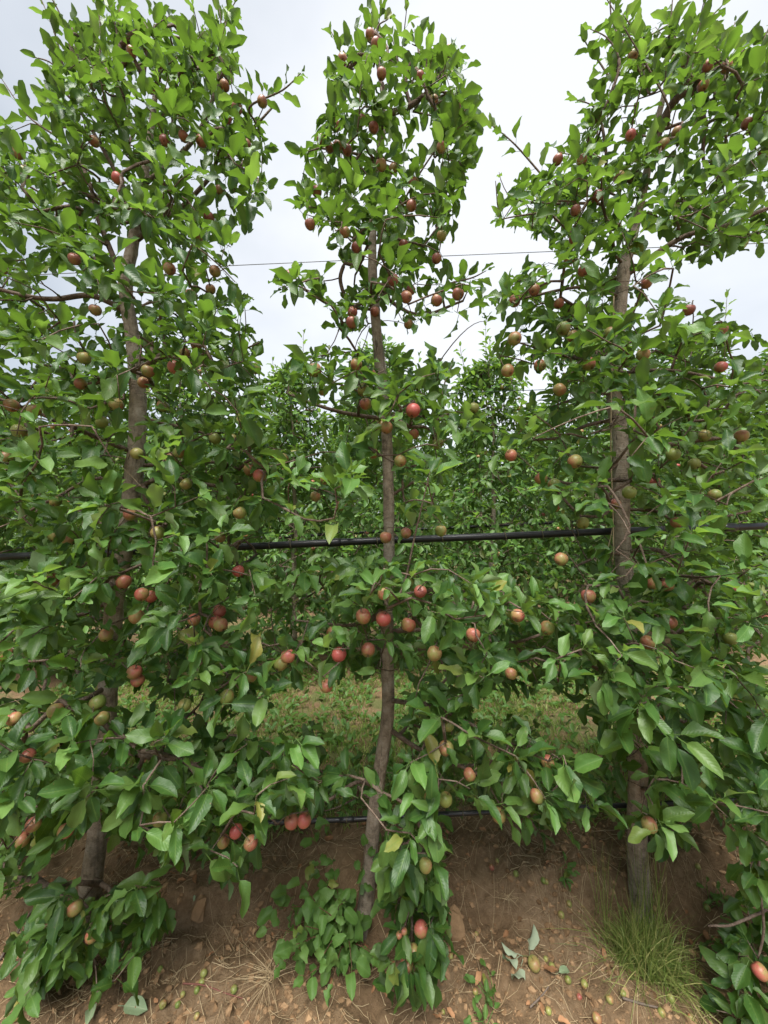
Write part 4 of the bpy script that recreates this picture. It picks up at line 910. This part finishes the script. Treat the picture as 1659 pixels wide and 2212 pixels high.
FALLEN = [(1192,2085,9,'small green fallen apple just right of the wilted leaves'),(1227,2115,9,None),(1179,2069,7,None),(1262,2124,10,'elongated green fallen apple right of the torn pale leaf'),(1027,2140,8,'small green fallen apple left of the weed seedling'),(1185,2181,9,None),(974,2064,7,'tiny fallen apple below the broad clod'),(1317,2157,10,None),(1347,2145,9,None),(1429,2185,10,None),(1449,2155,10,None),(1469,2127,10,None),(1584,2125,9,None),(1289,2200,13,'half red half green fallen apple at the bottom edge'),(1251,2151,8,'dark red shrivelled fallen apple near the tuft'),
  (1212,1974,9,'fallen apple on the brink of the bank left of the tuft'),(1229,1950,8,None),(1114,1886,8,None),(1062,1872,8,'reddish fallen apple far back on the bank'),(1174,1900,8,None),(1180,1902,7,None),(1074,1857,6,None),(1029,2015,6,None),(1507,1870,8,None),(1527,1960,9,None),(957,2182,6,None),(1492,2195,8,None),(912,1925,9,None),
  (440,2101,10,'upper one of two touching green apples left of the dead grass'),(436,2120,9,'lower one of two touching green apples left of the dead grass'),(352,2167,10,None),(384,2167,8,None),(395,2145,7,None),(425,2137,8,None),(505,2136,10,'pale elongated fallen apple by the end of the red twig'),(346,2092,8,None),(305,2070,7,None),(35,2195,10,'green fallen apple in the bottom left corner'),(287,2045,7,None),(425,2192,8,None),(725,1905,7,None),(672,1862,6,None)]
ZONE = lambda x, y: ('small green fallen apple on the soil below the left tree' if x < 560 else 'small fallen apple on the soil bank behind the front trunks' if y < 2030 else 'small green fallen apple on the soil between centre tree and tuft' if x < 1300 else 'small green fallen apple on the soil around the foot of the tuft')
for x, y, rpx, lb in FALLEN:
    p = on_ground(x, y, .010); rad = max(.0065, 0.74 * rpx / F * p[1]); ax = unit([rng.normal(), rng.normal(), rng.normal(0, .4)])
    redd = lb and 'red' in lb and 'red twig' not in lb
    o = apple(p + (0, 0, rad * .62), rad, .62 if redd else float(rng.uniform(0, .12)), .3, ax, detail=rpx >= 9); o.name = 'fallen_apple'; tag(o, lb or ZONE(x, y), 'apple', 'fallen apples on the bare soil')
# broken spray: wilted leaves with one larger apple
p0 = on_ground(1130, 2075); root = tag(link('broken_spray', None, loc=p0), 'broken spray of pale wilted leaves lying on the soil', 'fallen twig'); lv = Leaves()
for (x, y, x2, y2, s_) in ((1143, 2075, 1152, 2022, .085), (1130, 2075, 1093, 2066, .07), (1130, 2080, 1118, 2130, .088), (1125, 2072, 1102, 2098, .075)):
    a, c = on_ground(x, y) + (0, 0, .014), on_ground(x2, y2) + (0, 0, .02); lv.add(a, c - a + (0, 0, .01), np.array([0, -.45, -.9]), s_)
lv.freeze(); WM = leaf_meshes(HI, DRYGREEN); lv.objects(range(len(lv.p)), root, p0, (WM, WM))
mb = MB(); mb.tube([on_ground(1125, 2072) + (0, 0, .012), on_ground(1138, 2074) + (0, 0, .015), on_ground(1150, 2078) + (0, 0, .012)], [.0018] * 3, 5); link('stem', mb.mesh('stem', STALK, p0), root)
p = on_ground(1154, 2082, .02); o = apple(p + (0, 0, .019), .021, .06, 0, (-.3, .1, .8)); o.name = 'fallen_apple'; tag(o, 'largest fallen apple, yellow green, beside the pale wilted leaves', 'apple', 'fallen apples on the bare soil')
def lone_leaf(px, py, d, size, label, mat=DRYGREEN, T=HI, v=0):
    p = on_ground(px, py) + (0, 0, .012); me = mesh_np('fallen_leaf', *T[v][:2], mat, uv=T[v][2]); o = tag(link('fallen_leaf', me), label, 'leaf', 'fallen leaves on the soil')
    d = unit(d); n = np.array([.1, -.3, 1]); x = unit(np.cross(d, n)); z = np.cross(x, d); M = Matrix((np.stack([x, d, z], -1) * size).tolist()).to_4x4(); M.translation = Vector(p); o.matrix_basis = M
lone_leaf(1200, 2112, (.9, .3, .05), .05, 'torn pale green fallen leaf beside the small apples', v=2); lone_leaf(1165, 2095, (.6, -.2, .1), .045, 'brownish pink dry leaf between the fallen apples', LITTER, v=3)
lone_leaf(255, 2180, (1, -.1, .1), .085, 'large wilted green leaf on the soil at the bottom left', v=4); lone_leaf(205, 2165, (.3, -.6, .1), .06, 'smaller wilted leaf beside the large one at the bottom left', v=5)
lone_leaf(1285, 1940, (-.4, .8, .2), .07, 'pale curled leaf on the bank just left of the grass tuft', v=6); lone_leaf(415, 1960, (.2, .3, .5), .03, 'small pale leaf above the pointed clod', v=7)
def stick(pts, r, mat, label, lift=.006):
    pp = [on_ground(x, y) + (0, 0, lift) for x, y in pts]; pp = smooth_path(pp, 5); c = pp[0]; mb = MB(); mb.tube(pp, np.linspace(r, r * .6, len(pp)), 6); tag(link('stick', mb.mesh('stick', mat, c), loc=c), label, 'stick', 'sticks lying on the soil')
stick([(0, 2075), (30, 2030), (55, 1990), (75, 1960)], .0055, STICK, 'grey stick slanting across the soil at the left edge')
stick([(395, 2128), (440, 2132), (490, 2150), (540, 2165)], .0026, REDTWIG, 'thin reddish twig lying left of the dead grass')
stick([(1145, 2180), (1170, 2155), (1185, 2135)], .003, STICK, 'short grey twig below the broken spray')
stick([(1345, 2160), (1385, 2172), (1420, 2180)], .004, STICK, 'short grey stick in front of the tuft')
